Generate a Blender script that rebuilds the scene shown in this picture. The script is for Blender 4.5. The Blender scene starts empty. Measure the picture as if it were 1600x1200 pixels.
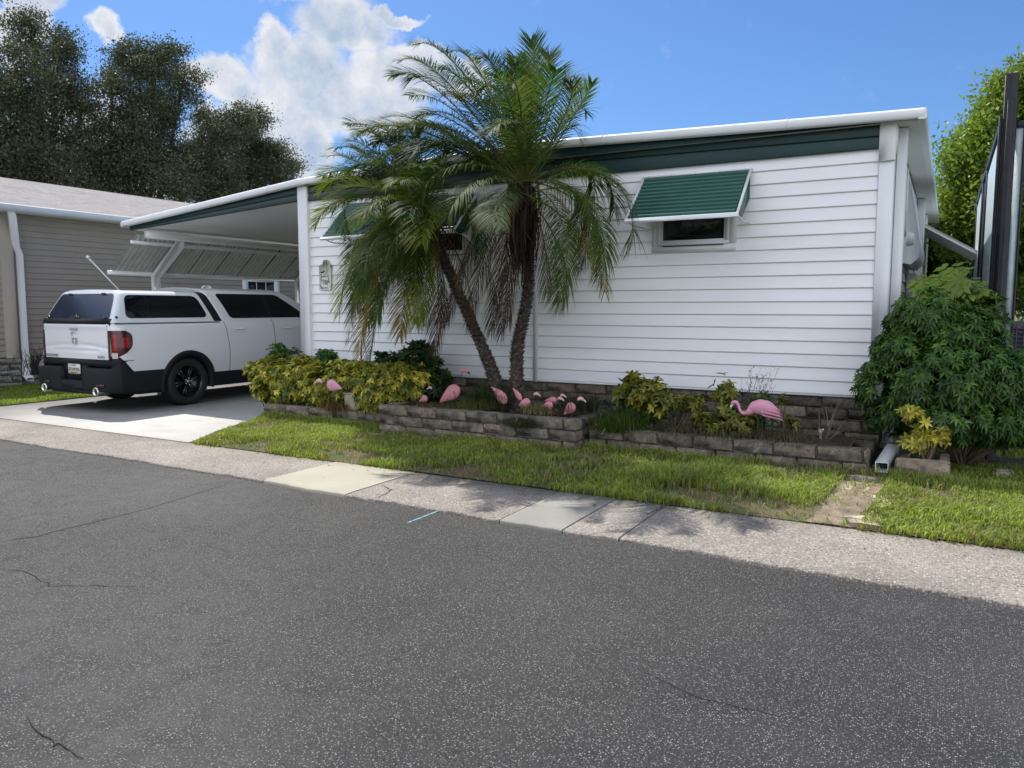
import bpy, math, random
import numpy as np
from mathutils import Vector
random.seed(7); rng = np.random.default_rng(7)
sc = bpy.context.scene
C = bpy.data.collections.new("scene"); sc.collection.children.link(C)
R = math.radians
# ------------------------------------------------------------------ camera
FPX = 1202.; CH = 1.56; YAW = R(29.5); PIT = math.atan(119/FPX)
cam = bpy.data.cameras.new("camera"); co = bpy.data.objects.new("camera", cam); C.objects.link(co)
cam.sensor_width = 36; cam.lens = 36*FPX/1600; cam.clip_end = 3000; cam.clip_start = .05
co.location = (0, 0, CH); co.rotation_euler = (R(90)-PIT, 0, YAW); sc.camera = co
# ------------------------------------------------------------------ world: sky with clouds, sun
SUN = Vector((-.6, .42, 1.0)).normalized()
w = bpy.data.worlds.new("World"); sc.world = w; w.use_nodes = True
def ray(px, py):
    x = (px-800)/FPX; y = -(py-600)/FPX
    c, s = math.cos(PIT), math.sin(PIT); f = c+y*s; u = y*c-s
    return (x*math.cos(YAW)-f*math.sin(YAW), x*math.sin(YAW)+f*math.cos(YAW), u)
def G(px, py, z=0):
    r = ray(px, py); t = (z-CH)/r[2]; return Vector((r[0]*t, r[1]*t, z))
def WY(px, py, Y):
    r = ray(px, py); t = Y/r[1]; return Vector((r[0]*t, Y, CH+r[2]*t))
def WX(px, py, X):
    r = ray(px, py); t = X/r[0]; return Vector((X, r[1]*t, CH+r[2]*t))
class NT:
    def __init__(s, nt): s.nt = nt; s.L = nt.links
    def n(s, t, **k):
        nd = s.nt.nodes.new(t)
        for a, b in k.items(): setattr(nd, a, b)
        return nd
    def val(s, sock, v):
        if hasattr(v, 'is_linked') or isinstance(v, bpy.types.NodeSocket): s.L.new(v, sock)
        else: sock.default_value = v
    def m(s, op, a, b=None, c=None, clamp=False):
        nd = s.n('ShaderNodeMath', operation=op, use_clamp=clamp)
        s.val(nd.inputs[0], a)
        if b is not None: s.val(nd.inputs[1], b)
        if c is not None: s.val(nd.inputs[2], c)
        return nd.outputs[0]
    def mr(s, v, a, b, c=0., d=1., smooth=False):
        nd = s.n('ShaderNodeMapRange', interpolation_type='SMOOTHSTEP' if smooth else 'LINEAR')
        s.val(nd.inputs[0], v)
        for i, q in enumerate((a, b, c, d)): nd.inputs[i+1].default_value = q
        return nd.outputs[0]
    def noise(s, vec, scale, detail=3, rough=.55, dist=0):
        nd = s.n('ShaderNodeTexNoise'); s.L.new(vec, nd.inputs['Vector'])
        nd.inputs['Scale'].default_value = scale; nd.inputs['Detail'].default_value = detail
        nd.inputs['Roughness'].default_value = rough; nd.inputs['Distortion'].default_value = dist
        return nd
    def vor(s, vec, scale, feature='F1', rnd=1):
        nd = s.n('ShaderNodeTexVoronoi', feature=feature); s.L.new(vec, nd.inputs['Vector'])
        nd.inputs['Scale'].default_value = scale; nd.inputs['Randomness'].default_value = rnd
        return nd
    def mix(s, f, a, b, blend='MIX'):
        nd = s.n('ShaderNodeMix', data_type='RGBA', blend_type=blend)
        s.val(nd.inputs[0], f)
        for i, q in ((6, a), (7, b)):
            if isinstance(q, (tuple, list)): nd.inputs[i].default_value = (*q[:3], 1)
            else: s.L.new(q, nd.inputs[i])
        return nd.outputs[2]
def build_world():
    T = NT(w.node_tree); w.node_tree.nodes.clear()
    sky = T.n('ShaderNodeTexSky', sky_type='NISHITA'); sky.sun_disc = False
    sky.sun_elevation = math.asin(SUN.z); sky.sun_rotation = math.atan2(SUN.x, SUN.y)
    sky.air_density = 1.0; sky.dust_density = .6; sky.ozone_density = 2.6; sky.altitude = 0
    tc = T.n('ShaderNodeTexCoord'); g = tc.outputs['Generated']
    sep = T.n('ShaderNodeSeparateXYZ'); T.L.new(g, sep.inputs[0]); x, y, z = sep.outputs
    az = T.m('ARCTAN2', x, y); el = T.m('ARCSINE', z)
    n1 = T.noise(g, 5, 6, .6); n2 = T.noise(g, 13, 7, .62)
    warp = T.n('ShaderNodeSeparateColor'); T.L.new(n1.outputs['Color'], warp.inputs[0])
    warp2 = T.n('ShaderNodeSeparateColor'); T.L.new(n2.outputs['Color'], warp2.inputs[0])
    azw = T.m('ADD', az, T.m('ADD', T.m('MULTIPLY_ADD', warp.outputs[0], .14, -.07), T.m('MULTIPLY_ADD', warp2.outputs[0], .06, -.03)))
    elw = T.m('ADD', el, T.m('ADD', T.m('MULTIPLY_ADD', warp.outputs[1], .12, -.06), T.m('MULTIPLY_ADD', warp2.outputs[1], .06, -.03)))
    blobs = [(470, 105, 100, 60), (425, 62, 34, 42), (360, 120, 70, 45), (545, 45, 95, 50), (625, 115, 95, 45), (560, 165, 110, 60), (430, 190, 85, 75),
             (505, 150, 90, 80), (490, 240, 50, 50), (20, 8, 60, 45), (160, 75, 34, 26), (20, 80, 45, 80), (330, 215, 60, 60), (700, 120, 60, 40), (640, 30, 45, 14),
             (180, 190, 60, 50), (100, 230, 90, 50), (500, -40, 160, 60), (250, 320, 260, 30), (-150, 60, 120, 100), (-400, 200, 200, 90)]
    d = None
    for bx, by, rx, ry in blobs:
        r0 = Vector(ray(bx, by)).normalized(); a0 = math.atan2(r0.x, r0.y); e0 = math.asin(r0.z)
        r1 = Vector(ray(bx+rx, by)).normalized(); ra = abs(math.atan2(r1.x, r1.y)-a0)
        r2 = Vector(ray(bx, by-ry)).normalized(); re = abs(math.asin(r2.z)-e0)
        da = T.m('DIVIDE', T.m('SUBTRACT', azw, a0), ra); de = T.m('DIVIDE', T.m('SUBTRACT', elw, e0), re)
        q = T.m('SUBTRACT', 1.0, T.m('ADD', T.m('MULTIPLY', da, da), T.m('MULTIPLY', de, de)))
        q = T.m('MAXIMUM', q, -1.0)
        d = q if d is None else T.m('MAXIMUM', d, q)
    # added unseen clouds, dense behind the camera to fill the shaded wall, kept out of the clear part to the right
    n3 = T.noise(g, 2.2, 7, .6)
    back = T.mr(y, .35, -.2, 0, 1)
    oth = T.m('MULTIPLY_ADD', T.m('MULTIPLY', T.m('SUBTRACT', n3.outputs[0], .40), back), 6., -.3)
    d = T.m('MAXIMUM', d, oth)
    n4 = T.noise(g, 22, 8, .65)
    dd = T.m('ADD', d, T.m('MULTIPLY_ADD', n4.outputs[0], 1.3, -.72))
    alpha = T.mr(dd, -.25, .55, 0, 1, True)
    alpha = T.m('MULTIPLY', alpha, .96)
    # billow shading: density sampled a little toward the sun
    vm = T.n('ShaderNodeVectorMath', operation='ADD'); T.L.new(g, vm.inputs[0]); vm.inputs[1].default_value = (-.02, .0, .045)
    n5 = T.noise(vm.outputs[0], 13, 7, .62); n6 = T.noise(g, 3.3, 3, .5)
    relief = T.m('MULTIPLY', T.m('SUBTRACT', n2.outputs[0], n5.outputs[0]), 2.6)
    core = T.mr(d, .35, 1.0, 0, .55, True)
    sh = T.m('SUBTRACT', T.m('ADD', .86, relief), T.m('MULTIPLY', core, T.mr(n6.outputs[0], .3, .7, .25, 1.3)), clamp=True)
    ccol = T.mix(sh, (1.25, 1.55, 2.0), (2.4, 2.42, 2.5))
    ccol = T.mix(1.0, ccol, T.mix(T.mr(y, .25, -.5), (1, 1, 1), (2.6, 2.5, 2.42)), 'MULTIPLY')  # clouds behind the camera brightened to add fill light on the front wall
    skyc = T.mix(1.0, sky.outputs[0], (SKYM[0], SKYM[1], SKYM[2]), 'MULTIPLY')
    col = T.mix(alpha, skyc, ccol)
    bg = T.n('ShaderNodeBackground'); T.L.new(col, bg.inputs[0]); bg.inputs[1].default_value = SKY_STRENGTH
    o = T.n('ShaderNodeOutputWorld'); T.L.new(bg.outputs[0], o.inputs[0])
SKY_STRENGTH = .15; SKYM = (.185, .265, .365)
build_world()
sl = bpy.data.lights.new("sun", 'SUN'); sl.energy = 2.4; sl.angle = R(.53); sl.color = (1, .95, .87)
so = bpy.data.objects.new("sun", sl); C.objects.link(so); so.rotation_euler = SUN.to_track_quat('Z', 'Y').to_euler(); so.location = (-20, 12, 40)
sc.view_settings.view_transform = 'Standard'; sc.view_settings.look = 'None'; sc.view_settings.gamma = 1
sc.view_settings.exposure = 1.25
sc.cycles.max_bounces = 8; sc.cycles.transparent_max_bounces = 12
# ------------------------------------------------------------------ helpers
class MB:
    def __init__(s): s.v = []; s.f = []; s.c = []; s.mi = []; s.n = 0; s.cur = 0; s.hascol = False
    def add(s, v, f, col=None):
        v = np.asarray(v, dtype=np.float32).reshape(-1, 3)
        if col is None: c = np.ones((len(v), 3), np.float32)
        else:
            s.hascol = True; c = np.asarray(col, np.float32)
            if c.ndim == 1: c = np.tile(c, (len(v), 1))
        s.v.append(v); s.c.append(c)
        if isinstance(f, np.ndarray): s.f.append((f+s.n).astype(np.int32)); s.mi.append(np.full(len(f), s.cur))
        else:
            for q in f: s.f.append(np.array([[i+s.n for i in q]], np.int32)); s.mi.append(np.array([s.cur]))
        s.n += len(v); return s
    def box(s, a, b, col=None):
        x0, y0, z0 = a; x1, y1, z1 = b
        v = [(x, y, z) for z in (z0, z1) for y in (y0, y1) for x in (x0, x1)]
        return s.add(v, [(0, 2, 3, 1), (4, 5, 7, 6), (0, 1, 5, 4), (2, 6, 7, 3), (0, 4, 6, 2), (1, 3, 7, 5)], col)
    def cbox(s, a, b, ch=.01, col=None):   # box with chamfered edges
        a = np.array(a, float); b = np.array(b, float); c = (a+b)/2; h = (b-a)/2; ch = min(ch, *(h*.6))
        vs = []; idx = {}
        for sx in (-1, 1):
            for sy in (-1, 1):
                for sz in (-1, 1):
                    sg = np.array((sx, sy, sz))
                    for k in range(3):
                        p = h-ch; p = p.copy(); p[k] = h[k]; idx[(sx, sy, sz, k)] = len(vs); vs.append(c+sg*p)
        F = []
        for k in range(3):
            o = [i for i in range(3) if i != k]
            for sg in (-1, 1):
                q = []
                for (p1, p2) in ((-1, -1), (1, -1), (1, 1), (-1, 1)):
                    t = [0, 0, 0]; t[k] = sg; t[o[0]] = p1; t[o[1]] = p2; q.append(idx[(*t, k)])
                F.append(q if (sg > 0) == (k != 1) else q[::-1])
        for k in range(3):
            i, j = [q for q in range(3) if q != k]
            for s1 in (-1, 1):
                for s2 in (-1, 1):
                    t0 = [0, 0, 0]; t0[i] = s1; t0[j] = s2; t1 = list(t0); t0[k] = -1; t1[k] = 1
                    F.append([idx[(*t0, i)], idx[(*t1, i)], idx[(*t1, j)], idx[(*t0, j)]])
        for sx in (-1, 1):
            for sy in (-1, 1):
                for sz in (-1, 1): F.append([idx[(sx, sy, sz, k)] for k in range(3)])
        return s.add(vs, F, col)
    def prism(s, poly, axis, a, b, col=None):  # poly: 2D points, extruded along axis from a to b
        def P(p, t):
            if axis == 'x': return (t, p[0], p[1])
            if axis == 'y': return (p[0], t, p[1])
            return (p[0], p[1], t)
        n = len(poly); v = [P(p, a) for p in poly]+[P(p, b) for p in poly]
        F = [tuple(range(n)), tuple(range(2*n-1, n-1, -1))]+[(i, (i+1) % n, n+(i+1) % n, n+i) for i in range(n)]
        return s.add(v, F, col)
    def grid(s, P, col=None):   # P: (n, m, 3)
        P = np.asarray(P, np.float32); n, m = P.shape[:2]
        i, j = np.meshgrid(np.arange(n-1), np.arange(m-1), indexing='ij'); a = (i*m+j).ravel()
        return s.add(P.reshape(-1, 3), np.stack([a, a+1, a+m+1, a+m], 1), col)
    def tube(s, pts, r, k=8, cap=True, col=None, flat=None):
        pts = [Vector(p) for p in pts]; n = len(pts)
        rr = r if hasattr(r, '__len__') else [r]*n
        ref = None; rings = []
        for i in range(n):
            t = (pts[min(i+1, n-1)]-pts[max(i-1, 0)]).normalized()
            if ref is None:
                ref = Vector((0, 0, 1)) if abs(t.z) < .9 else Vector((1, 0, 0))
            x = (ref-t*ref.dot(t)).normalized(); y = t.cross(x); ref = x
            q = rr[i]; qa, qb = (q if hasattr(q, '__len__') else (q, q))
            rings.append([pts[i]+x*(math.cos(2*math.pi*j/k)*qa)+y*(math.sin(2*math.pi*j/k)*qb) for j in range(k)])
        v = [p for rg in rings for p in rg]
        F = [(i*k+j, i*k+(j+1) % k, (i+1)*k+(j+1) % k, (i+1)*k+j) for i in range(n-1) for j in range(k)]
        if cap: F += [tuple(range(k))[::-1], tuple(range((n-1)*k, n*k))]
        return s.add(v, F, col)
    def lathe(s, prof, center, axis='x', k=32, col=None):  # prof: (r, t)
        c = Vector(center); v = []
        for r, t in prof:
            for j in range(k):
                a = 2*math.pi*j/k; p, q = r*math.cos(a), r*math.sin(a)
                v.append(c+(Vector((t, p, q)) if axis == 'x' else Vector((p, t, q)) if axis == 'y' else Vector((p, q, t))))
        n = len(prof); F = [(i*k+j, i*k+(j+1) % k, (i+1)*k+(j+1) % k, (i+1)*k+j) for i in range(n-1) for j in range(k)]
        return s.add(v, F, col)
    def build(s, name, mat, parent=None, smooth=False, loc=None):
        v = np.concatenate(s.v); me = bpy.data.meshes.new(name)
        me.vertices.add(len(v)); me.vertices.foreach_set('co', v.ravel())
        sizes = [q.shape[1] for q in s.f for _ in range(q.shape[0])]
        li = np.concatenate([q.ravel() for q in s.f]); tot = np.array(sizes, np.int32)
        st = np.concatenate([[0], np.cumsum(tot)[:-1]]).astype(np.int32)
        me.loops.add(len(li)); me.loops.foreach_set('vertex_index', li)
        me.polygons.add(len(tot)); me.polygons.foreach_set('loop_start', st); me.polygons.foreach_set('loop_total', tot)
        me.polygons.foreach_set('material_index', np.concatenate(s.mi).astype(np.int32))
        if smooth: me.polygons.foreach_set('use_smooth', np.ones(len(tot), bool))
        if s.hascol:
            ca = me.color_attributes.new('col', 'FLOAT_COLOR', 'POINT')
            cc = np.ones((len(v), 4), np.float32); cc[:, :3] = np.concatenate(s.c); ca.data.foreach_set('color', cc.ravel())
        for m_ in (mat if isinstance(mat, (list, tuple)) else [mat]): me.materials.append(m_)
        me.update(calc_edges=True); me.validate()
        o = bpy.data.objects.new(name, me); C.objects.link(o)
        if parent: o.parent = parent
        if loc is not None: o.location = loc
        return o
def tag(o, label=None, cat=None, group=None, kind=None):
    for k, v in (('label', label), ('category', cat), ('group', group), ('kind', kind)):
        if v: o[k] = v
    return o
def thing(name, label, cat, loc=(0, 0, 0), group=None):
    o = bpy.data.objects.new(name, None); C.objects.link(o); o.location = loc; o.empty_display_size = .2
    return tag(o, label, cat, group)
def struct(o): o['kind'] = 'structure'; return o
def local(o, parent):   # parent built-in-world-coordinates mesh under a thing whose origin is elsewhere
    o.parent = parent; o.location = -parent.location; return o
# ------------------------------------------------------------------ materials
def M(name, base, rough=.6, var=.1, vs=3., bump=0., bs=60., metal=0., spec=.5, attr=False, transl=0., coat=0., dirt=None, stretch=None, detail=4):
    m = bpy.data.materials.new(name); m.use_nodes = True; T = NT(m.node_tree)
    b = m.node_tree.nodes['Principled BSDF']; out = m.node_tree.nodes['Material Output']
    tc = T.n('ShaderNodeTexCoord'); vec = tc.outputs['Object']
    if stretch:
        mp = T.n('ShaderNodeMapping'); T.L.new(vec, mp.inputs[0]); mp.inputs['Scale'].default_value = stretch; vec = mp.outputs[0]
    n = T.noise(vec, vs, detail)
    f = T.mr(n.outputs[0], .3, .7)
    c = T.mix(f, tuple(q*(1-var) for q in base), tuple(min(1, q*(1+var)) for q in base))
    if dirt:   # (colour, scale, lo, hi)
        nd = T.noise(vec, dirt[1], 6, .65); c = T.mix(T.mr(nd.outputs[0], dirt[2], dirt[3]), c, dirt[0])
    if attr:
        a = T.n('ShaderNodeAttribute', attribute_name='col'); c = T.mix(1.0, c, a.outputs['Color'], 'MULTIPLY')
    T.L.new(c, b.inputs['Base Color']); b.inputs['Roughness'].default_value = rough; b.inputs['Metallic'].default_value = metal
    b.inputs['Specular IOR Level'].default_value = spec; b.inputs['Coat Weight'].default_value = coat; b.inputs['Coat Roughness'].default_value = .05
    if bump:
        nb = T.noise(vec, bs, 5, .6); bn = T.n('ShaderNodeBump'); bn.inputs['Strength'].default_value = bump; bn.inputs['Distance'].default_value = .02
        T.L.new(nb.outputs[0], bn.inputs['Height']); T.L.new(bn.outputs[0], b.inputs['Normal'])
    if transl:
        tr = T.n('ShaderNodeBsdfTranslucent'); tcx = T.mix(1.0, c, (1.5, 1.5, .6), 'MULTIPLY'); T.L.new(tcx, tr.inputs[0])
        mx = T.n('ShaderNodeMixShader'); mx.inputs[0].default_value = transl
        T.L.new(b.outputs[0], mx.inputs[1]); T.L.new(tr.outputs[0], mx.inputs[2]); T.L.new(mx.outputs[0], out.inputs[0])
    return m
mt = dict(
    white_paint=M('white_paint', (.76, .79, .81), .45, .03, 1.5, .05, 30, dirt=((.60, .62, .60), 1.3, .58, .85)),
    siding=M('white_siding', (.86, .88, .90), .42, .02, 2, .03, 8, dirt=((.66, .69, .69), .9, .52, .85), stretch=(.3, 1, 2.2)),
    trim=M('aged_trim', (.72, .73, .72), .5, .05, 3, .08, 40, dirt=((.42, .42, .38), 5, .62, .8)),
    soffit=M('soffit', (.70, .71, .68), .6, .04, 1.2, .05, 10),
    green=M('green_fascia', (.007, .036, .036), .42, .2, 2, .03, 20),
    awn_green=M('awning_green', (.009, .078, .054), .22, .12, 3),
    gal=M('galvanised', (.50, .52, .51), .45, .15, 6, .05, 40, metal=.2, dirt=((.30, .31, .30), 3, .55, .85)),
    tan_siding=M('tan_siding', (.30, .272, .235), .6, .05, 2, .03, 20),
    tan_light=M('tan_trim', (.36, .32, .27), .6, .05, 2),
    shingle=M('shingle', (.46, .42, .40), .9, .14, 9, .6, 60, dirt=((.30, .27, .26), 2.5, .5, .85), stretch=(1, .35, 1)),
    concrete=M('driveway_concrete', (.44, .43, .41), .85, .06, 1.5, .12, 90, dirt=((.29, .28, .26), 1.1, .45, .85)),
    smoothslab=M('smooth_slab', (.37, .345, .275), .85, .07, 2.5, .1, 120, dirt=((.30, .28, .24), 3, .6, .9)),
    greyslab=M('grey_slab', (.25, .24, .215), .85, .12, 3, .12, 120, dirt=((.22, .21, .19), 2.5, .45, .8)),
    soil=M('soil', (.05, .038, .030), .95, .5, 14, 1.0, 60, dirt=((.09, .065, .045), 30, .55, .7)),
    mortar=M('mortar', (.045, .04, .036), .95, .3, 20, .5, 80),
    rubber=M('rubber', (.012, .012, .013), .75, .2, 20, .1, 60),
    blackplastic=M('black_plastic', (.012, .014, .017), .65, .1, 8, .1, 300, spec=.22),
    glossblack=M('gloss_black', (.012, .012, .013), .2, .05, 4),
    glass=M('dark_glass', (.004, .005, .008), .05, .05, 2, spec=.45),
    rearglass=M('rear_glass', (.012, .022, .045), .12, .05, 2, spec=.5),
    paint=M('truck_paint', (.74, .77, .80), .3, .01, 1, coat=1.),
    redlens=M('red_lens', (.055, .004, .006), .18, .3, 25, coat=.3),
    redbright=M('red_bright_lens', (.26, .006, .010), .2, .2, 25, coat=.3),
    clearlens=M('clear_lens', (.55, .45, .45), .15, .1, 30, coat=1.),
    chrome=M('chrome', (.7, .7, .7), .12, .02, 4, metal=1.),
    trunk=M('palm_trunk', (.060, .050, .042), .9, .5, 25, .8, 50, attr=True),
    bark=M('bark', (.07, .058, .048), .95, .4, 6, .8, 20),
    frond=M('palm_frond', (1, 1, 1), .6, .12, 6, attr=True, transl=.45, spec=.12),
    leaf=M('leaf', (1, 1, 1), .45, .18, 5, attr=True, transl=.25, spec=.35),
    oak=M('oak_leaf', (1, 1, 1), .6, .25, .8, attr=True, transl=.12, spec=.3),
    treeleaf=M('tree_leaf', (1, 1, 1), .5, .2, .8, attr=True, transl=.4, spec=.3),
    grass=M('grass', (1, 1, 1), .5, .15, 5, attr=True, transl=.35, spec=.3),
    pink=M('pink_plastic', (.66, .27, .31), .42, .08, 12, .1, 50, dirt=((.56, .25, .27), 7, .5, .8)),
    pink2=M('bright_pink_plastic', (.66, .29, .42), .4, .08, 9, .1, 40),
    pinkpale=M('pale_pink', (.72, .42, .40), .5, .15, 20),
    beakwhite=M('beak_white', (.7, .66, .6), .5, .05, 10),
    wire=M('dark_wire', (.04, .035, .03), .6, .1, 10),
    ceramic=M('ceramic', (.42, .36, .29), .8, .2, 8, .3, 40),
    brownwood=M('woody_stem', (.14, .10, .07), .9, .3, 20, .4, 50),
    blackframe=M('black_frame', (.008, .009, .013), .5, .5, 12, .2, 60),
    paleglass=M('pale_panel', (.40, .48, .50), .3, .12, 8, .3, 18),
    curtain=M('curtain', (.38, .40, .42), .9, .15, 10, stretch=(6, 1, .6)),
    louver=M('dark_louver', (.06, .06, .085), .5, .1, 20),
    greybox=M('grey_box', (.35, .36, .37), .5, .05, 4),
    black=M('black_ink', (.012, .012, .014), .6, .05, 4),
    greenink=M('green_ink', (.02, .10, .05), .6, .05, 4),
    orangeink=M('orange_ink', (.8, .22, .03), .6, .05, 4),
    signbase=M('sign_base', (.62, .66, .58), .5, .12, 25),
    bluepaint=M('blue_paint', (.13, .33, .40), .8, .25, 60),
    crack=M('crack', (.008, .008, .008), 1, .1, 4),
    drystem=M('dry_stem', (.26, .22, .18), .9, .2, 20),
    sand=M('sand', (.24, .19, .13), .95, .3, 12, .8, 60, dirt=((.10, .08, .05), 8, .5, .75)),
    rock=M('rock', (.42, .36, .27), .9, .2, 9, .5, 40),
)
def ground_mat(name, kind):
    m = bpy.data.materials.new(name); m.use_nodes = True; T = NT(m.node_tree); b = m.node_tree.nodes['Principled BSDF']
    tc = T.n('ShaderNodeTexCoord'); v = tc.outputs['Object']
    bn = T.n('ShaderNodeBump'); bn.inputs['Distance'].default_value = .01
    if kind == 'asphalt':
        big = T.noise(v, .7, 4, .6); mid = T.noise(v, 6, 4, .6)
        vo = T.vor(v, 125); vo2 = T.vor(v, 52); fine = T.noise(v, 160, 2, .5)
        stone = T.mr(vo.outputs['Distance'], .46, .30)                                     # exposed stone tops
        sepc = T.n('ShaderNodeSeparateColor'); T.L.new(vo.outputs['Color'], sepc.inputs[0])
        bright = T.m('MULTIPLY', T.mr(sepc.outputs[0], .25, .85), stone)
        bright = T.m('MULTIPLY', bright, T.mr(mid.outputs[0], .25, .65, .45, 1.))
        base = T.mix(T.mr(big.outputs[0], .32, .68), (.019, .0185, .019), (.038, .037, .036))
        st2 = T.mix(T.mr(sepc.outputs[1], 0, 1), (.12, .118, .113), (.42, .41, .39))
        col = T.mix(bright, base, st2)
        worn = T.noise(v, .42, 3, .5); col = T.mix(T.mr(worn.outputs[0], .54, .75, 0, .35), col, (.115, .112, .11))
        h = T.m('ADD', T.m('MULTIPLY', stone, .55), T.m('MULTIPLY', T.mr(vo2.outputs['Distance'], .1, .6, 1, 0), .5))
        h = T.m('ADD', h, T.m('MULTIPLY', fine.outputs[0], .35))
        bn.inputs['Strength'].default_value = .75; bn.inputs['Distance'].default_value = .006; T.L.new(h, bn.inputs['Height']); b.inputs['Roughness'].default_value = .62
        T.L.new(T.mr(mid.outputs[0], .3, .7, .6, .8), b.inputs['Roughness']); b.inputs['Specular IOR Level'].default_value = .3
    elif kind == 'aggregate':
        big = T.noise(v, 1.2, 5, .6); vo = T.vor(v, 62); sepc = T.n('ShaderNodeSeparateColor'); T.L.new(vo.outputs['Color'], sepc.inputs[0])
        st = T.mix(T.mr(sepc.outputs[0], .1, .9), (.11, .092, .076), (.50, .45, .38))
        st = T.mix(T.mr(sepc.outputs[2], .86, .9), st, (.09, .08, .07))
        cement = T.mix(T.mr(big.outputs[0], .3, .7), (.17, .15, .128), (.30, .27, .235))
        gap = T.mr(vo.outputs['Distance'], .5, .35)
        col = T.mix(T.m('MULTIPLY', gap, .85), cement, st)
        d = T.noise(v, 3.2, 6, .65); col = T.mix(T.mr(d.outputs[0], .52, .8, 0, .6), col, (.17, .155, .14))
        bn.inputs['Strength'].default_value = .6; T.L.new(T.m('ADD', T.m('MULTIPLY', vo.outputs['Distance'], -.5), T.m('MULTIPLY', d.outputs[0], .6)), bn.inputs['Height'])
        b.inputs['Roughness'].default_value = .9
    elif kind == 'turf':
        a = T.noise(v, 1.6, 5, .65); f = T.noise(v, 45, 4, .7)
        col = T.mix(T.mr(a.outputs[0], .42, .62), (.055, .065, .022), (.16, .105, .07))
        col = T.mix(T.mr(f.outputs[0], .4, .7), col, (.07, .09, .025)); b.inputs['Roughness'].default_value = .95
        bn.inputs['Strength'].default_value = 1; T.L.new(f.outputs[0], bn.inputs['Height'])
    elif kind == 'farlawn':
        a = T.noise(v, .35, 6, .65); f = T.noise(v, 25, 4, .7)
        col = T.mix(T.mr(a.outputs[0], .35, .65), (.085, .115, .03), (.17, .17, .07))
        col = T.mix(T.mr(f.outputs[0], .3, .7, 0, .5), col, (.045, .07, .015)); b.inputs['Roughness'].default_value = .95
        bn.inputs['Strength'].default_value = .8; T.L.new(f.outputs[0], bn.inputs['Height'])
    elif kind in ('block', 'paleblock'):
        a = T.n('ShaderNodeAttribute', attribute_name='col'); f = T.noise(v, 28, 6, .7); g2 = T.noise(v, 7, 6, .7); sp = T.noise(v, 90, 3, .7)
        base = (.24, .21, .17) if kind == 'block' else (.40, .37, .33)
        col = T.mix(T.mr(f.outputs[0], .34, .66), tuple(q*.45 for q in base), tuple(q*1.6 for q in base))
        col = T.mix(1.0, col, a.outputs['Color'], 'MULTIPLY')
        if kind == 'block':
            col = T.mix(T.mr(g2.outputs[0], .47, .68, 0, .9), col, (.028, .025, .021))
            col = T.mix(T.mr(sp.outputs[0], .66, .74, 0, .7), col, (.34, .33, .30))
        bn.inputs['Strength'].default_value = .9; bn.inputs['Distance'].default_value = .02
        T.L.new(T.m('ADD', f.outputs[0], T.m('MULTIPLY', sp.outputs[0], .4)), bn.inputs['Height']); b.inputs['Roughness'].default_value = .92
    T.L.new(col, b.inputs['Base Color']); T.L.new(bn.outputs[0], b.inputs['Normal']); return m
for k in ('asphalt', 'aggregate', 'turf', 'farlawn', 'block', 'paleblock'): mt[k] = ground_mat(k, k)
def glass_pane(name, tint=.25):
    m = bpy.data.materials.new(name); m.use_nodes = True; T = NT(m.node_tree); nt = m.node_tree; nt.nodes.clear()
    tr = T.n('ShaderNodeBsdfTransparent'); tr.inputs[0].default_value = (tint, tint*1.05, tint*1.08, 1)
    gl = T.n('ShaderNodeBsdfGlossy'); gl.inputs['Roughness'].default_value = .03
    fr = T.n('ShaderNodeFresnel'); fr.inputs[0].default_value = 1.5; mx = T.n('ShaderNodeMixShader'); o = T.n('ShaderNodeOutputMaterial')
    T.L.new(fr.outputs[0], mx.inputs[0]); T.L.new(tr.outputs[0], mx.inputs[1]); T.L.new(gl.outputs[0], mx.inputs[2]); T.L.new(mx.outputs[0], o.inputs[0]); return m
mt['pane'] = glass_pane('window_glass', .62)
# ------------------------------------------------------------------ writing
def text(name, s, size, mat, parent, loc, rot=(R(90), 0, 0), depth=.001, sx=1.):
    cu = bpy.data.curves.new(name, 'FONT'); cu.body = s; cu.size = size; cu.extrude = depth; cu.align_x = 'CENTER'; cu.align_y = 'CENTER'
    tmp = bpy.data.objects.new('tmp', cu); C.objects.link(tmp); dg = bpy.context.evaluated_depsgraph_get(); dg.update()
    me = bpy.data.meshes.new_from_object(tmp.evaluated_get(dg)); bpy.data.objects.remove(tmp)
    me.materials.clear(); me.materials.append(mat)
    o = bpy.data.objects.new(name, me); C.objects.link(o); o.parent = parent; o.location = loc; o.rotation_euler = rot; o.scale = (sx, 1, 1); return o
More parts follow.
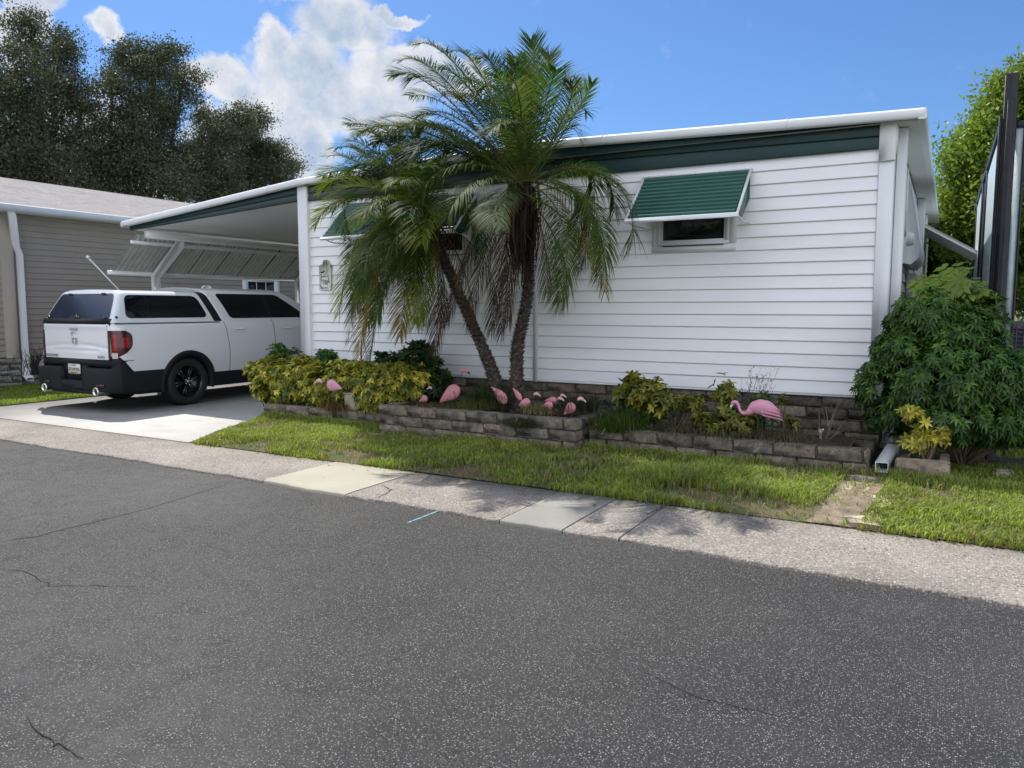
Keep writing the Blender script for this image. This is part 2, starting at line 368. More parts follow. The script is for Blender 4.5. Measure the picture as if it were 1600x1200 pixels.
# ------------------------------------------------------------------ ground, road, pavement
ROADY = 4.78; WALKY = 5.82; LZ = .045
g = MB(); g.add([(-400, -300, -.06), (400, -300, -.06), (400, 600, -.06), (-400, 600, -.06)], [(0, 1, 2, 3)])
struct(g.build('ground', mt['farlawn']))
def roadedge(x): return ROADY+.1*max(0, min(1, (-x-3)/4))+.0-.07*max(0, (x+2)/3)+.012*math.sin(x*3.1)+.008*math.sin(x*9.7+1)
g = MB(); xs = np.concatenate([[-120, -60, -30], np.arange(-16, 6.01, .08), [12, 40, 120]])
P = [[(x, -8, -.018), (x, 0, -.018), (x, roadedge(x)-.02, -.014), (x, roadedge(x), -.022), (x, roadedge(x)+.006, -.05)] for x in xs]
g.grid(np.array(P)[:, ::-1]); road = struct(g.build('road', mt['asphalt']))
def crackline(mb, pts, wd, z, jit=.02, step=.06):
    out = []
    for a, b in zip(pts[:-1], pts[1:]):
        n = max(2, int((Vector(b)-Vector(a)).length/step))
        for i in range(n): out.append(Vector(a).lerp(Vector(b), i/n)+Vector((random.gauss(0, jit), random.gauss(0, jit), 0)))
    out.append(Vector(pts[-1]))
    for i in range(len(out)-1):
        d = (out[i+1]-out[i]); nrm = Vector((-d.y, d.x, 0)).normalized()
        w0 = wd*(.35+.9*abs(math.sin(i*.9+wd*900)))*min(1, .3+i*.2, .3+(len(out)-i)*.2); w1 = wd*(.35+.9*abs(math.sin((i+1)*.9+wd*900)))*min(1, .3+(i+1)*.2, .3+(len(out)-i-1)*.2)
        mb.add([out[i]-nrm*w0, out[i]+nrm*w0, out[i+1]+nrm*w1, out[i+1]-nrm*w1], [(0, 3, 2, 1)])
g = MB()
for pts, wd in [([(0, 848), (60, 838), (230, 796), (360, 756)], .006), ([(0, 890), (35, 893), (75, 912), (75, 917), (150, 916), (210, 917)], .0026), ([(0, 897), (30, 893)], .003), ([(75, 912), (50, 925)], .002),
                ([(40, 1120), (48, 1134), (60, 1148), (66, 1150), (84, 1162), (92, 1163), (112, 1178), (130, 1186)], .0022), ([(92, 1163), (104, 1150), (118, 1142)], .0012), ([(60, 1148), (52, 1160)], .0012), ([(318, 842), (330, 855), (360, 864)], .002), ([(980, 1046), (1020, 1057), (1080, 1088), (1130, 1098), (1180, 1112), (1250, 1124)], .0022),
                ([(560, 880), (600, 884)], .002), ([(1130, 900), (1180, 915), (1190, 925)], .0018), ([(340, 1000), (370, 1004)], .002), ([(690, 1180), (720, 1175)], .002)]:
    z = -.0172; crackline(g, [G(*p, -.018)+Vector((0, 0, .004)) for p in pts], wd, z, .007, .05)
tag(g.build('crack', mt['crack'], road), 'thin dark cracks in the asphalt')
g = MB(); a, b = G(636, 818, -.018), G(690, 797, -.018); d = (b-a).normalized(); nn = Vector((-d.y, d.x, 0))*.008
pp = []
for i in range(13):
    t = i/12; c = a.lerp(b, t)+Vector((0, 0, .005)); wv = nn*(1+.35*math.sin(i*2.3))*(0.5 if i in (0, 12) else 1); pp.append([c-wv, c+wv])
g.grid(np.array([[tuple(q) for q in r] for r in pp])); tag(g.build('paint_mark', mt['bluepaint'], road), 'short light blue paint stroke on the asphalt')
# pavement slabs
def slab(mb, x0, x1, y0f, y1, zt, skew=0., n=None):
    n = n or max(3, int((x1-x0)/.07)); xs = np.linspace(x0, x1, n+1); P = []
    for i, x in enumerate(xs):
        ye = y0f(x)+.022+.007*math.sin(x*31)+.006*math.sin(x*57)+random.gauss(0, .004)
        P.append([(x, ye, -.08), (x, ye+.001, zt-.012), (x, ye+.01, zt-.003)]+[(x+skew*t, ye+.01+(y1-ye-.01)*t, zt) for t in (.1, .35, .65, 1)]+[(x+skew, y1+.003, -.08)])
    mb.grid(np.array(P)[:, ::1][:, ::-1])
    mb.add([P[0][i] for i in range(len(P[0]))], [tuple(range(len(P[0])))]); mb.add(P[-1], [tuple(range(len(P[-1])))[::-1]])
def pxx(px, py): return G(px, py).x
joints = [(-60, 'aggregate'), (-30, 'aggregate'), (-16, 'aggregate'), (-11.55, 'aggregate'), (pxx(413, 750), 'smoothslab'), (pxx(545, 771), 'aggregate'), (pxx(787, 809), 'greyslab'),
          (pxx(882, 826), 'aggregate'), (pxx(968, 840), 'aggregate'), (3.2, 'aggregate'), (8, 'aggregate'), (16, None)]
walk_mats = [mt['aggregate'], mt['smoothslab'], mt['greyslab']]; wi = {'aggregate': 0, 'smoothslab': 1, 'greyslab': 2}
g = MB()
for (x0, k), (x1, _) in zip(joints[:-1], joints[1:]):
    g.cur = wi[k]; slab(g, x0+.006, x1-.006, roadedge, WALKY, {'aggregate': 0., 'smoothslab': .004, 'greyslab': .002}[k], skew=.0)
pav = struct(g.build('pavement', walk_mats))
g = MB(); g.add([(-60, 4.6, -.035), (16, 4.6, -.035), (16, 5.9, -.035), (-60, 5.9, -.035)], [(0, 1, 2, 3)]); struct(g.build('pavement_joint_soil', mt['mortar']))
g = MB(); g.cur = 0
crackline(g, [G(590, 778, .004), G(605, 770, .004), G(612, 765, .004), G(598, 758, .004)], .004, .004, .006, .03)
crackline(g, [G(0, 688, .004), G(30, 680, .004), G(70, 676, .004)], .004, .004, .006, .05)
crackline(g, [G(1010, 805, .004), G(1030, 795, .004), G(1034, 790, .004)], .004, .004, .006, .03)
g.build('crack', mt['crack'], pav)
# driveway
def dr(x, y): return (x, y, .006)
g = MB(); poly = [(-12.75, WALKY+.01), (-7.62, WALKY+.01), (-7.75, 6.2), (-8.35, 7.5), (-8.5, 7.8), (-8.72, 8.9), (-8.72, 22), (-12.75, 22)]
poly[0] = (-13.0, WALKY+.01); g.prism(poly, 'z', -.05, .006); drv = struct(g.build('driveway', mt['concrete']))
g = MB(); g.box((-13.0, 9.0, .0065), (-8.73, 9.012, .008)); g.build('joint', mt['crack'], drv)
# broken paving strip across the lawn (right)
g = MB()
for i, (y0, h, cx, wv) in enumerate([(7.50, .26, -.60, .10), (7.20, .34, -.64, .13), (7.32, .22, -.42, .07), (6.82, .20, -.50, .12), (6.60, .30, -.62, .10), (6.66, .28, -.40, .08), (6.26, .24, -.52, .14), (5.98, .13, -.46, .10)]):
    pts = [(cx-wv+random.uniform(-.04, .04), y0+random.uniform(-.04, .03)), (cx+random.uniform(-.02, .02), y0+.02), (cx+wv+random.uniform(-.04, .03), y0+random.uniform(-.05, .03)), (cx+wv*1.05, y0-h*.5), (cx+wv+random.uniform(-.05, .04), y0-h), (cx-wv*.3, y0-h+.015), (cx-wv+random.uniform(-.03, .04), y0-h+random.uniform(-.02, .03)), (cx-wv*1.1, y0-h*.5)]
    g.prism(pts[::-1], 'z', -.02, LZ+random.uniform(-.006, .008)-.012*(y0 < 6.3))
struct(g.build('stepping_stone_path', mt['rock']))
# ------------------------------------------------------------------ lawn
def lawn_sheet(name, poly, z):
    g = MB(); g.prism(poly, 'z', -.055, z); return struct(g.build(name, mt['turf']))
poly_main = [(-7.58, WALKY+.012), (14, WALKY+.012), (14, 8.6), (.8, 8.6), (-.3, 8.6), (-.3, 7.9), (-3.4, 7.9), (-3.4, 7.75), (-8.3, 7.85), (-8.33, 7.5), (-7.73, 6.2)]
def vnoise(x, y, s, seed):
    r = np.random.default_rng(seed); gr = r.random((64, 64)); fx = (x*s) % 63; fy = (y*s) % 63
    ix = fx.astype(int); iy = fy.astype(int); tx = fx-ix; ty = fy-iy; tx = tx*tx*(3-2*tx); ty = ty*ty*(3-2*ty)
    return (gr[ix, iy]*(1-tx)+gr[ix+1, iy]*tx)*(1-ty)+(gr[ix, iy+1]*(1-tx)+gr[ix+1, iy+1]*tx)*ty
def lawnz(x, y): return .006+(LZ-.01)*np.clip((y-WALKY)/.5, 0, 1)+.012*(vnoise(x+40, y+40, 2.3, 8)-.5)
g = MB(); xs = np.concatenate([np.arange(-8.35, 4, .12), [6, 10, 14]]); P = []
for x in xs:
    row = []
    for y in list(np.arange(WALKY+.004, 7.9, .09))+[8.0, 8.6, 9.2]:
        lim = 0
        xx = max(x, -7.60-(.13*(y-WALKY)/.4 if y < 6.2 else .13+.6*(y-6.2)/1.3) if y < 7.5 else -8.36); xx = x if xx == x else xx
        row.append((xx, y, float(lawnz(np.array([xx]), np.array([y]))[0])))
    P.append(row)
g.grid(np.array(P)[:, ::-1]); struct(g.build('lawn', mt['turf'], smooth=True))
g = MB(); P = []
for y in np.arange(WALKY+.01, 7.62, .06):
    c0 = -.56-.06*(7.5-y); hw = .17+.03*math.sin(y*9)+.02*math.sin(y*23); P.append([(c0+hw*t, y, float(lawnz(np.array([c0]), np.array([y]))[0])+.006*(1-abs(t))+.002) for t in (-1, -.5, 0, .5, 1)])
g.grid(np.array(P)[:, ::-1][::-1][:, ::-1]); struct(g.build('path_sand', mt['sand']))
poly_left = [(-13.02, WALKY+.012), (-13.02, 15), (-15.7, 15), (-15.7, 8.6), (-22, 8.6), (-22, WALKY+.012)]
lawn_sheet('side_lawn', poly_left, .02)
def inpoly(x, y, poly):
    c = np.zeros(len(x), bool); n = len(poly)
    for i in range(n):
        (x0, y0), (x1, y1) = poly[i], poly[(i+1) % n]
        m_ = ((y0 > y) != (y1 > y)); t = (x1-x0)*(y-y0)/((y1-y0) if y1 != y0 else 1e-9)+x0; c ^= m_ & (x < t)
    return c
BARE = [(*G(px, py, .03)[:2], sx, sy) for px, py, sx, sy in [(600, 715, .45, .12), (720, 742, .5, .14), (690, 735, .3, .12), (1130, 778, .35, .16), (1060, 772, .3, .12), (380, 672, .3, .12), (1280, 800, .3, .12)]]
def blades(name, poly, bb, dens, z, hgt, wid, label, green=((.15, .235, .033), (.36, .43, .095)), bare=.47, tall=None):
    x0, x1, y0, y1 = bb; n = int((x1-x0)*(y1-y0)*dens)
    x = rng.uniform(x0, x1, n); y = rng.uniform(y0, y1, n); k = inpoly(x, y, poly)
    d = vnoise(x+40, y+40, 1.7, 1)*.6+vnoise(x+40, y+40, 5.3, 2)*.4
    if z is None:
        for (cx_, cy_, sx_, sy_) in BARE: d = d-.42*np.exp(-((x-cx_)/sx_)**2-((y-cy_)/sy_)**2)
    k &= rng.random(n) < np.clip((d-bare+.22)*4.5, .10, 1)
    k &= ~((np.abs(x+.56+.06*(7.5-y)) < .17) & (y < 7.6) & (x > -1) & (rng.random(n) < .93))
    x, y, d = x[k], y[k], d[k]; n = len(x)
    h = hgt*rng.uniform(.5, 1.25, n)*(.65+.7*vnoise(x+40, y+40, 3.1, 3))
    if tall: h *= 1+tall(x, y)
    a = rng.uniform(0, 2*math.pi, n); b = a+rng.uniform(-.5, .5, n)+math.pi/2; wv = wid*rng.uniform(.6, 1.3, n)
    dx, dy = np.cos(a), np.sin(a); lx, ly = np.cos(b), np.sin(b); lean = rng.uniform(.15, 1.1, n)
    base = np.stack([x, y, (lawnz(x, y)-.004) if z is None else np.full(n, z)], 1); W = np.stack([dx*wv, dy*wv, 0*x], 1)
    mid = base+np.stack([lx*h*lean*.3, ly*h*lean*.3, h*.6], 1); tip = base+np.stack([lx*h*lean, ly*h*lean, h*(1-.28*lean)], 1)
    V = np.stack([base-W, base+W, mid+W*.8, mid-W*.8, tip], 1)
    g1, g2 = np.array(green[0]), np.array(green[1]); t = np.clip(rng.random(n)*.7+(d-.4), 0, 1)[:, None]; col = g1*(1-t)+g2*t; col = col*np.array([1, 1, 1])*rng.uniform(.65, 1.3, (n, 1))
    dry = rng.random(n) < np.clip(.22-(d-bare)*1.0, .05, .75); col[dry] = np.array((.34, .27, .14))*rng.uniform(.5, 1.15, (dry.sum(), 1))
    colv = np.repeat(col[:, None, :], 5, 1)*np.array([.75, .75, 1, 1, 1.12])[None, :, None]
    i = np.arange(n)*5; g = MB(); g.add(V.reshape(-1, 3), np.stack([i, i+1, i+2, i+3], 1), colv.reshape(-1, 3))
    g.f.append(np.stack([i+3, i+2, i+4], 1).astype(np.int32)); g.mi.append(np.zeros(n))
    return tag(g.build(name, mt['grass']), label, 'grass', kind='stuff')
def tallf(x, y):
    c = np.exp(-((x+1.9)/.6)**2-((y-6.7)/.6)**2)*1.0+np.exp(-((x+2.3)/.8)**2-((y-6.3)/.25)**2)*.7+.5*np.exp(-((y-7.55)/.12)**2)
    return c
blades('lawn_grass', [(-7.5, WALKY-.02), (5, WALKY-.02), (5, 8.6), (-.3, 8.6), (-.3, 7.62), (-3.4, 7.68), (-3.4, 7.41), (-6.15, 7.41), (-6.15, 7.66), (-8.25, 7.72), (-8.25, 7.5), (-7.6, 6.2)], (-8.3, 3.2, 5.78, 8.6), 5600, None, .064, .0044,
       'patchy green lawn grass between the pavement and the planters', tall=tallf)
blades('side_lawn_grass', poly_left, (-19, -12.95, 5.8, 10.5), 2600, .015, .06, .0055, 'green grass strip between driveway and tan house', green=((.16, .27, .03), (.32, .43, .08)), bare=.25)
blades('verge_grass', [(-.3, 8.6), (5, 8.6), (5, 12), (-.3, 12)], (-.3, 3.5, 8.6, 12), 1500, -.06, .11, .006, 'grass behind the big green shrub')
# ------------------------------------------------------------------ block walls
def courses(mb, p0, p1, z0, z1, h, L, th, seed, gap=.008, jit=.006, dark=.35):
    """blocks along p0->p1 (xy), face to the right-hand side of the direction; thickness th behind"""
    r = random.Random(seed); p0 = Vector((*p0, 0)); p1 = Vector((*p1, 0)); d = p1-p0; ln = d.length; d.normalize(); nrm = Vector((-d.y, d.x, 0))
    z = z1; k = 0
    while z > z0+.02:
        zb = max(z0, z-h); x = -L*(.5 if k % 2 else 0)*r.uniform(.9, 1.1)
        while x < ln-.01:
            x1 = x+L*r.choice((1, 1, 1, 1.02, .97)); a = max(0, x)+gap/2; b = min(ln, x1)-gap/2
            if b-a > .03:
                o = r.uniform(-jit, jit); c = 1-dark*r.random(); c2 = np.array((c*r.uniform(.95, 1.08), c, c*r.uniform(.9, 1.02)))
                t = MB(); t.cbox((a, o, zb+gap/2), (b, th, z-gap/2), .012, c2)
                for v, f in zip(t.v, [0]):
                    q = np.array([tuple(p0+d*float(p[0])+nrm*float(p[1])+Vector((0, 0, float(p[2])+r.uniform(-.0, .0)))) for p in v])
                    q += rng.normal(0, .0022, q.shape)
                    mb.add(q, [tuple(int(i) for i in row) for ff in t.f for row in ff], np.concatenate(t.c))
            x = x1
        z -= h; k += 1
def core(mb, a, b): mb.box(a, b)
# high planter under the palms
pl = thing('stone_planter', 'raised three course grey stone block planter under the palms', 'planter', (-4.8, 7.65, 0), 'grey block planters in front of the home')
g = MB(); courses(g, (-6.13, 7.45), (-3.42, 7.45), -.06, .36, .122, .43, .18, 1, dark=.25)
courses(g, (-3.42, 7.635), (-3.42, 8.86), -.06, .36, .122, .43, .18, 2, dark=.25); courses(g, (-6.13, 8.86), (-6.13, 7.635), -.06, .36, .122, .43, .18, 3, dark=.25)
local(g.build('block_wall', mt['block']), pl)
g = MB(); g.box((-6.1, 7.48, -.05), (-3.45, 7.6, .345)); local(g.build('mortar', mt['mortar']), pl)
def soilbed(x0, x1, y0, y1, z, seed):
    n, m_ = int((x1-x0)/.05)+2, int((y1-y0)/.05)+2; xs = np.linspace(x0, x1, n); ys = np.linspace(y0, y1, m_)
    X, Y = np.meshgrid(xs, ys, indexing='ij'); Z = z+.05*vnoise(X.ravel()+50, Y.ravel()+50, 4, seed).reshape(X.shape)+.02*rng.random(X.shape)
    g = MB(); g.grid(np.stack([X, Y, Z], -1)[:, ::-1][:, ::-1]); return g
local(soilbed(-6.12, -3.44, 7.60, 8.88, .255, 5).build('soil', mt['soil'], smooth=True), pl)
pl = thing('stone_planter', 'low block edging planter behind the yellow hedge beside the driveway', 'planter', (-7.3, 7.75, 0), 'grey block planters in front of the home')
g = MB(); courses(g, (-8.45, 7.72), (-6.15, 7.74), -.06, .2, .122, .43, .18, 4); courses(g, (-8.45, 8.86), (-8.45, 7.9), -.06, .2, .122, .43, .18, 5)
local(g.build('block_wall', mt['block']), pl)
g = MB(); g.box((-8.4, 7.75, -.05), (-6.16, 7.88, .185)); local(g.build('mortar', mt['mortar']), pl)
local(soilbed(-8.4, -6.15, 7.88, 8.88, .13, 6).build('soil', mt['soil'], smooth=True), pl)
pl = thing('stone_planter', 'long low two course block planter right of the palms with bare stalks', 'planter', (-1.9, 7.75, 0), 'grey block planters in front of the home')
g = MB(); courses(g, (-3.41, 7.74), (-.58, 7.70), -.06, .245, .125, .40, .19, 7); courses(g, (-.58, 7.91), (-.58, 8.5), -.06, .245, .125, .40, .19, 8)
local(g.build('block_wall', mt['block']), pl)
g = MB(); g.box((-3.40, 7.77, -.05), (-.6, 7.86, .225)); local(g.build('mortar', mt['mortar']), pl)
local(soilbed(-3.4, -.6, 7.86, 8.88, .15, 9).build('soil', mt['soil'], smooth=True), pl)
pl = thing('block_planter', 'small tan block planter holding the little yellow plant', 'planter', (-.15, 7.7, 0))
def blk(a, b, c=(1.35, 1.25, 1.1)):
    g = MB(); g.cbox(a, b, .014, np.array(c)); return g
local(blk((-.36, 7.62, .075), (.075, 7.76, .21)).build('block', mt['block']), pl)
local(blk((-.02, 7.85, .075), (.07, 8.22, .20), (1.2, 1.15, 1)).build('block', mt['block']), pl)
local(blk((-.34, 7.85, .06), (-.25, 8.22, .17), (.8, .8, .8)).build('block', mt['block']), pl)
local(blk((-.30, 7.64, .0), (.12, 7.86, .070), (2.2, 2.2, 2.1)).build('base_slab', mt['block']), pl)
local(soilbed(-.26, -.02, 7.76, 8.2, .10, 11).build('soil', mt['soil']), pl)
x = G(1480, 712, .05)
g = blk((.42, 8.0, -.02), (.56, 8.22, .10), (1.3, 1.3, 1.2)); tag(g.build('paving_block', mt['block']), 'loose pale block at the right foot of the big green shrub', 'block')
# ------------------------------------------------------------------ the white mobile home
HY = 8.9; HX0, HX1 = -8.72, -.58; HD = 23.0
home = thing('mobile_home', 'white siding mobile home with dark green band and attached carport', 'house', (-4.65, HY, 0))
def H(mb, name, mat, parent=None, **k): 
    o = mb.build(name, mat, **k); 
    if parent is None or parent is home: return local(o, home)
    o.parent = parent; o.location = (0, 0, 0); return o
def rz(x):   # roof line height (underside of white fascia top)
    if x > -4.65: return 3.645+(x+4.65)*(3.52-3.645)/4.35
    if x > -8.7: return 3.645+(x+4.65)*(3.51-3.645)/(-4.05)
    return 3.51+(x+8.7)*(3.11-3.51)/(-4.3)
LAP = .1428
def laps(mb, pa, pb, z0, z1f, nrm, lap=LAP, out=.018, seg=None, gap=.0085):
    """siding: each course leans out to its lower edge, then returns"""
    pa = Vector(pa); pb = Vector(pb); n = Vector(nrm); z = z0; seg = seg or 1
    while z < max(z1f(0), z1f(1), z1f(.5)):
        zt = z+lap; P = []
        for i in range(seg+1):
            t = i/seg; zc = z1f(t); p = pa.lerp(pb, t); za, zb = min(z, zc), min(zt, zc)
            f = (zb-za)/lap
            gz = min(gap, zb-za)
            P.append([p+Vector((0, 0, za)), p+Vector((0, 0, za+gz)), p+n*(out-.003)+Vector((0, 0, za+gz)), p+n*out+Vector((0, 0, za+gz+min(.003, zb-za-gz))), p+n*(out*.9)+Vector((0, 0, za+gz+min(.012, zb-za-gz))), p+n*(out*(1-f)+.0025)+Vector((0, 0, zb))])
        mb.grid(np.array([[tuple(q) for q in r] for r in P])); z = zt
GB = 3.19
g = MB(); Z0 = .62
zf = lambda t: 3.25
laps(g, (HX0, HY, 0), (-4.69, HY, 0), Z0, zf, (0, -1, 0)); laps(g, (-4.66, HY, 0), (HX1-.06, HY, 0), Z0, zf, (0, -1, 0))
wall = H(g, 'wall', mt['siding']); wall['label'] = 'white lapped siding front wall'
g = MB(); laps(g, (HX1, HY, 0), (HX1, HY+HD, 0), Z0, lambda t: 3.4, (1, 0, 0)); laps(g, (HX0, HY+HD, 0), (HX0, HY, 0), Z0, lambda t: 3.4, (-1, 0, 0))
H(g, 'wall', mt['siding'])
g = MB(); g.box((HX0+.01, HY+.01, .61), (HX1-.01, HY+HD, 3.42)); g.prism([(HX0+.01, 3.421), (HX1-.01, 3.421), (HX1-.01, 3.43), (-4.65, 3.55), (HX0+.01, 3.43)], 'y', HY+.01, HY+HD); H(g, 'inner_wall', mt['siding'])
# green band: two lapped boards following the roof line
g = MB()
def band(x0, x1, dz0, dz1, y0, y1, n=16):   # strip between roofline-dz0 and roofline-dz1, front leaning from y1(top) to y0(bottom)
    xs = np.linspace(x0, x1, n+1); P = []
    for x in xs:
        r_ = rz(x); zb = r_-dz1; zt = r_-dz0
        P.append([(x, y1, zt), (x, y1+.0, zt), (x, y0, zb+.004), (x, y0+.003, zb), (x, HY+.0, zb)])
    g.grid(np.array(P)[:, ::-1])
def gbot(x): return 3.185
xs = list(np.linspace(HX0+.14, -4.65, 10))+list(np.linspace(-4.65, HX1-.12, 10))[1:]
for k in range(2):
    P = []
    for x in xs:
        top = rz(x)-.10; bot = gbot(x); a = top+(bot-top)*(.5*k); b = top+(bot-top)*(.5*k+.5)
        P.append([(x, HY-.022, a+.01), (x, HY-.048, b+.004), (x, HY-.044, b-.004), (x, HY-.012, b-.004)])
    g.grid(np.array(P))
H(g, 'green_band', mt['green'])
g = MB()
for k in range(2):
    P = []
    for x in np.linspace(-12.93, HX0-.06, 12):
        top = rz(x)-.09; f = (x+12.93)/4.2; bot = top-.075-.145*f
        a = top+(bot-top)*(.5*k); b = top+(bot-top)*(.5*k+.5)
        P.append([(x, HY-.022, a+.01), (x, HY-.048, b+.004), (x, HY-.044, b-.002), (x, HY+.01, b-.002)])
    g.grid(np.array(P))
H(g, 'green_band', mt['green'])
# roof: rolled white edge and deck
g = MB(); xs = [-13.0, -10.8, -8.7, -6.7, -4.75, -4.55, -2.5, -.3]; RY = HY-.16
def roofprofile(x):
    z = rz(x); return [(x, RY+.10, z-.10), (x, RY+.012, z-.102), (x, RY, z-.09), (x, RY-.004, z-.03), (x, RY+.008, z-.012), (x, RY+.04, z), (x, RY+.12, z+.004), (x, RY+.3, z+.0)]
g.grid(np.array([roofprofile(x) for x in xs])[:, ::-1])
g.grid(np.array([[(x, RY+.3, rz(x)), (x, HY+HD, rz(x)-.03)] for x in xs])[:, ::-1][:, ::-1])
# side edge (right eave) and soffits
P = []
for y in (RY, RY+6, RY+12, HY+HD): P.append([(-.3, y+.01, 3.52), (-.285, y, 3.50), (-.28, y, 3.42), (-.30, y, 3.405), (-.36, y, 3.405)])
g.grid(np.array(P)[:, ::-1]); g.add([(-.3, RY+.002, 3.52), (-.285, RY+.002, 3.5), (-.28, RY+.002, 3.42), (-.30, RY+.002, 3.405), (-.36, RY+.002, 3.41)], [(0, 1, 2, 3, 4)])
P = []
for y in (RY, RY+6, HY+HD): P.append([(-13.0, y, 3.11), (-13.03, y, 3.09), (-13.03, y, 3.02), (-13.0, y, 3.00), (-12.9, y, 3.0)])
g.grid(np.array(P))
H(g, 'roof', mt['white_paint'])
g = MB(); g.add([(-.36, RY+.05, 3.405), (-.56, RY+.05, 3.42), (-.56, HY+HD, 3.42), (-.36, HY+HD, 3.405)], [(0, 1, 2, 3)])
g.add([(-.36, RY+.012, 3.407), (-8.6, RY+.012, 3.40), (-8.6, HY+.1, 3.43), (-.36, HY+.1, 3.43)], [(0, 3, 2, 1)])
H(g, 'soffit', mt['soffit'])
# joints on the rolled roof edge
for x in (-1.6, -3.72, -6.1, -9.3, -11.2): g = MB(); g.box((x, RY-.006, rz(x)-.1), (x+.006, RY+.05, rz(x)+.003)); H(g, 'roof_seam', mt['trim'])
# carport ceiling
g = MB(); P = []
for x in np.linspace(-12.95, HX0, 40):
    f = (x+12.93)/4.2; z = rz(x)-.09-.075-.145*f+.012; P.append([(x, HY-.0, z), (x, HY+7.2, z-.02)])
g.grid(np.array(P)[:, ::-1]); H(g, 'carport_ceiling', mt['soffit'])
g = MB(); g.box((-12.62, HY+.02, 2.80), (-12.50, HY+7.2, 2.93)); g.box((-12.50, HY+.02, 2.80), (-12.44, HY+7.2, 2.815)); beam = H(g, 'carport_beam', mt['soffit'])
# carport posts: stand upright, cranked outward under the side awning
def cpost(y):
    g = MB(); w2 = .055; path = [(-13.32, -.0), (-13.32, 2.16), (-12.62, 2.70), (-12.56, 2.82)]
    for dx in (0,):
        left = [(p[0]-.06, p[1]) for p in path]; right = [(p[0]+.06, p[1]) for p in path]
        left[1] = (-13.38, 2.19); right[1] = (-13.26, 2.13); left[2] = (-12.67, 2.74); right[2] = (-12.55, 2.66)
        g.prism(left+right[::-1], 'y', y-w2, y+w2)
        # raised flutes
        for oy in (-.03, .03): g.prism([(a[0]+(b[0]-a[0])*.94, a[1]+(b[1]-a[1])*.94) for a, b in zip(left, right)]+[(b[0]+.012, b[1]) for b in right[::-1]], 'y', y+oy-.012, y+oy+.012)
    return H(g, 'carport_post', mt['white_paint'])
for y in (9.62, 13.35): cpost(y)
# corrugated side awning
def corr(mb, y0, y1, xa, za, xb, zb, pitch=.10, amp=.020, per=16):
    n = int((y1-y0)/pitch*per); ys = np.linspace(y0, y1, n+1); d = Vector((xb-xa, 0, zb-za)).normalized(); nn = Vector((-d.z, 0, d.x))
    ph = ((ys-y0)/pitch) % 1; o = amp*np.clip(np.abs(ph-.5)*8-1.2, -1, 1); P = np.zeros((n+1, 2, 3)); P[:, 0, 0] = xa+nn.x*o; P[:, 0, 1] = ys; P[:, 0, 2] = za+nn.z*o; P[:, 1, 0] = xb+nn.x*o; P[:, 1, 1] = ys; P[:, 1, 2] = zb+nn.z*o; mb.grid(P)
sa_ = bpy.data.objects.new('side_awning', None)
g = MB(); corr(g, 8.78, 14.6, -12.66, 2.86, -13.42, 2.24); aw = H(g, 'side_awning', mt['gal'])
aw['label'] = 'grey corrugated metal awning along the carport side'
g = MB(); g.cbox((-13.46, 8.72, 2.165), (-13.38, 14.6, 2.245), .012); H(g, 'awning_rail', mt['white_paint'])
g = MB(); g.cbox((-12.80, 8.76, 2.70), (-12.74, 14.6, 2.765), .01); H(g, 'awning_rail', mt['white_paint'])
for y in np.arange(9.75, 14.5, .62): g = MB(); g.prism([(-12.66, 2.885), (-12.64, 2.85), (-13.40, 2.23), (-13.42, 2.265)], 'y', y, y+.018); H(g, 'awning_rib', mt['black'])
# corner posts / trims
g = MB(); g.cbox((HX0-.06, HY-.07, .0), (HX0+.14, HY+.04, 3.40), .006); H(g, 'corner_post', mt['white_paint'])
g = MB(); g.box((-4.70, HY-.032, .60), (-4.645, HY-.003, 3.187)); H(g, 'seam_trim', mt['white_paint'])
g = MB(); g.cbox((-.70, HY-.032, .60), (HX1+.024, HY+.10, 3.17), .004); H(g, 'corner_trim', mt['white_paint'])
g = MB(); g.cbox((-.705, HY-.06, 3.05), (HX1+.03, HY+.06, 3.42), .004); g.box((HX1-.01, HY-.045, 3.12), (HX1+.045, HY+.03, 3.40)); H(g, 'trim_cap', mt['trim'])
g = MB(); g.box((HX0+.14, HY-.022, .605), (-.70, HY+.0, .622)); H(g, 'sill_trim', mt['white_paint'])
# square downspout on the side corner
g = MB(); g.cbox((HX1+.02, HY+.17, .12), (HX1+.125, HY+.31, 3.41), .012); H(g, 'downpipe', mt['white_paint'])
# block skirting
g = MB(); courses(g, (HX0, HY+.012), (HX1, HY+.012), -.05, .60, .125, .42, .1, 21, dark=.5); courses(g, (HX1+.0, HY+.11), (HX1, HY+14), -.05, .60, .125, .42, .1, 22, dark=.5)
H(g, 'block_skirting', mt['block'])
g = MB(); g.box((HX0+.02, HY+.03, -.05), (HX1-.03, HY+.1, .6)); g.box((HX1-.1, HY+.12, -.05), (HX1-.02, HY+14, .6)); H(g, 'mortar', mt['mortar'])
g = MB(); g.box((-8.7, HY+HD-.2, 0), (-.6, HY+HD, .6)); H(g, 'block_skirting', mt['block'])
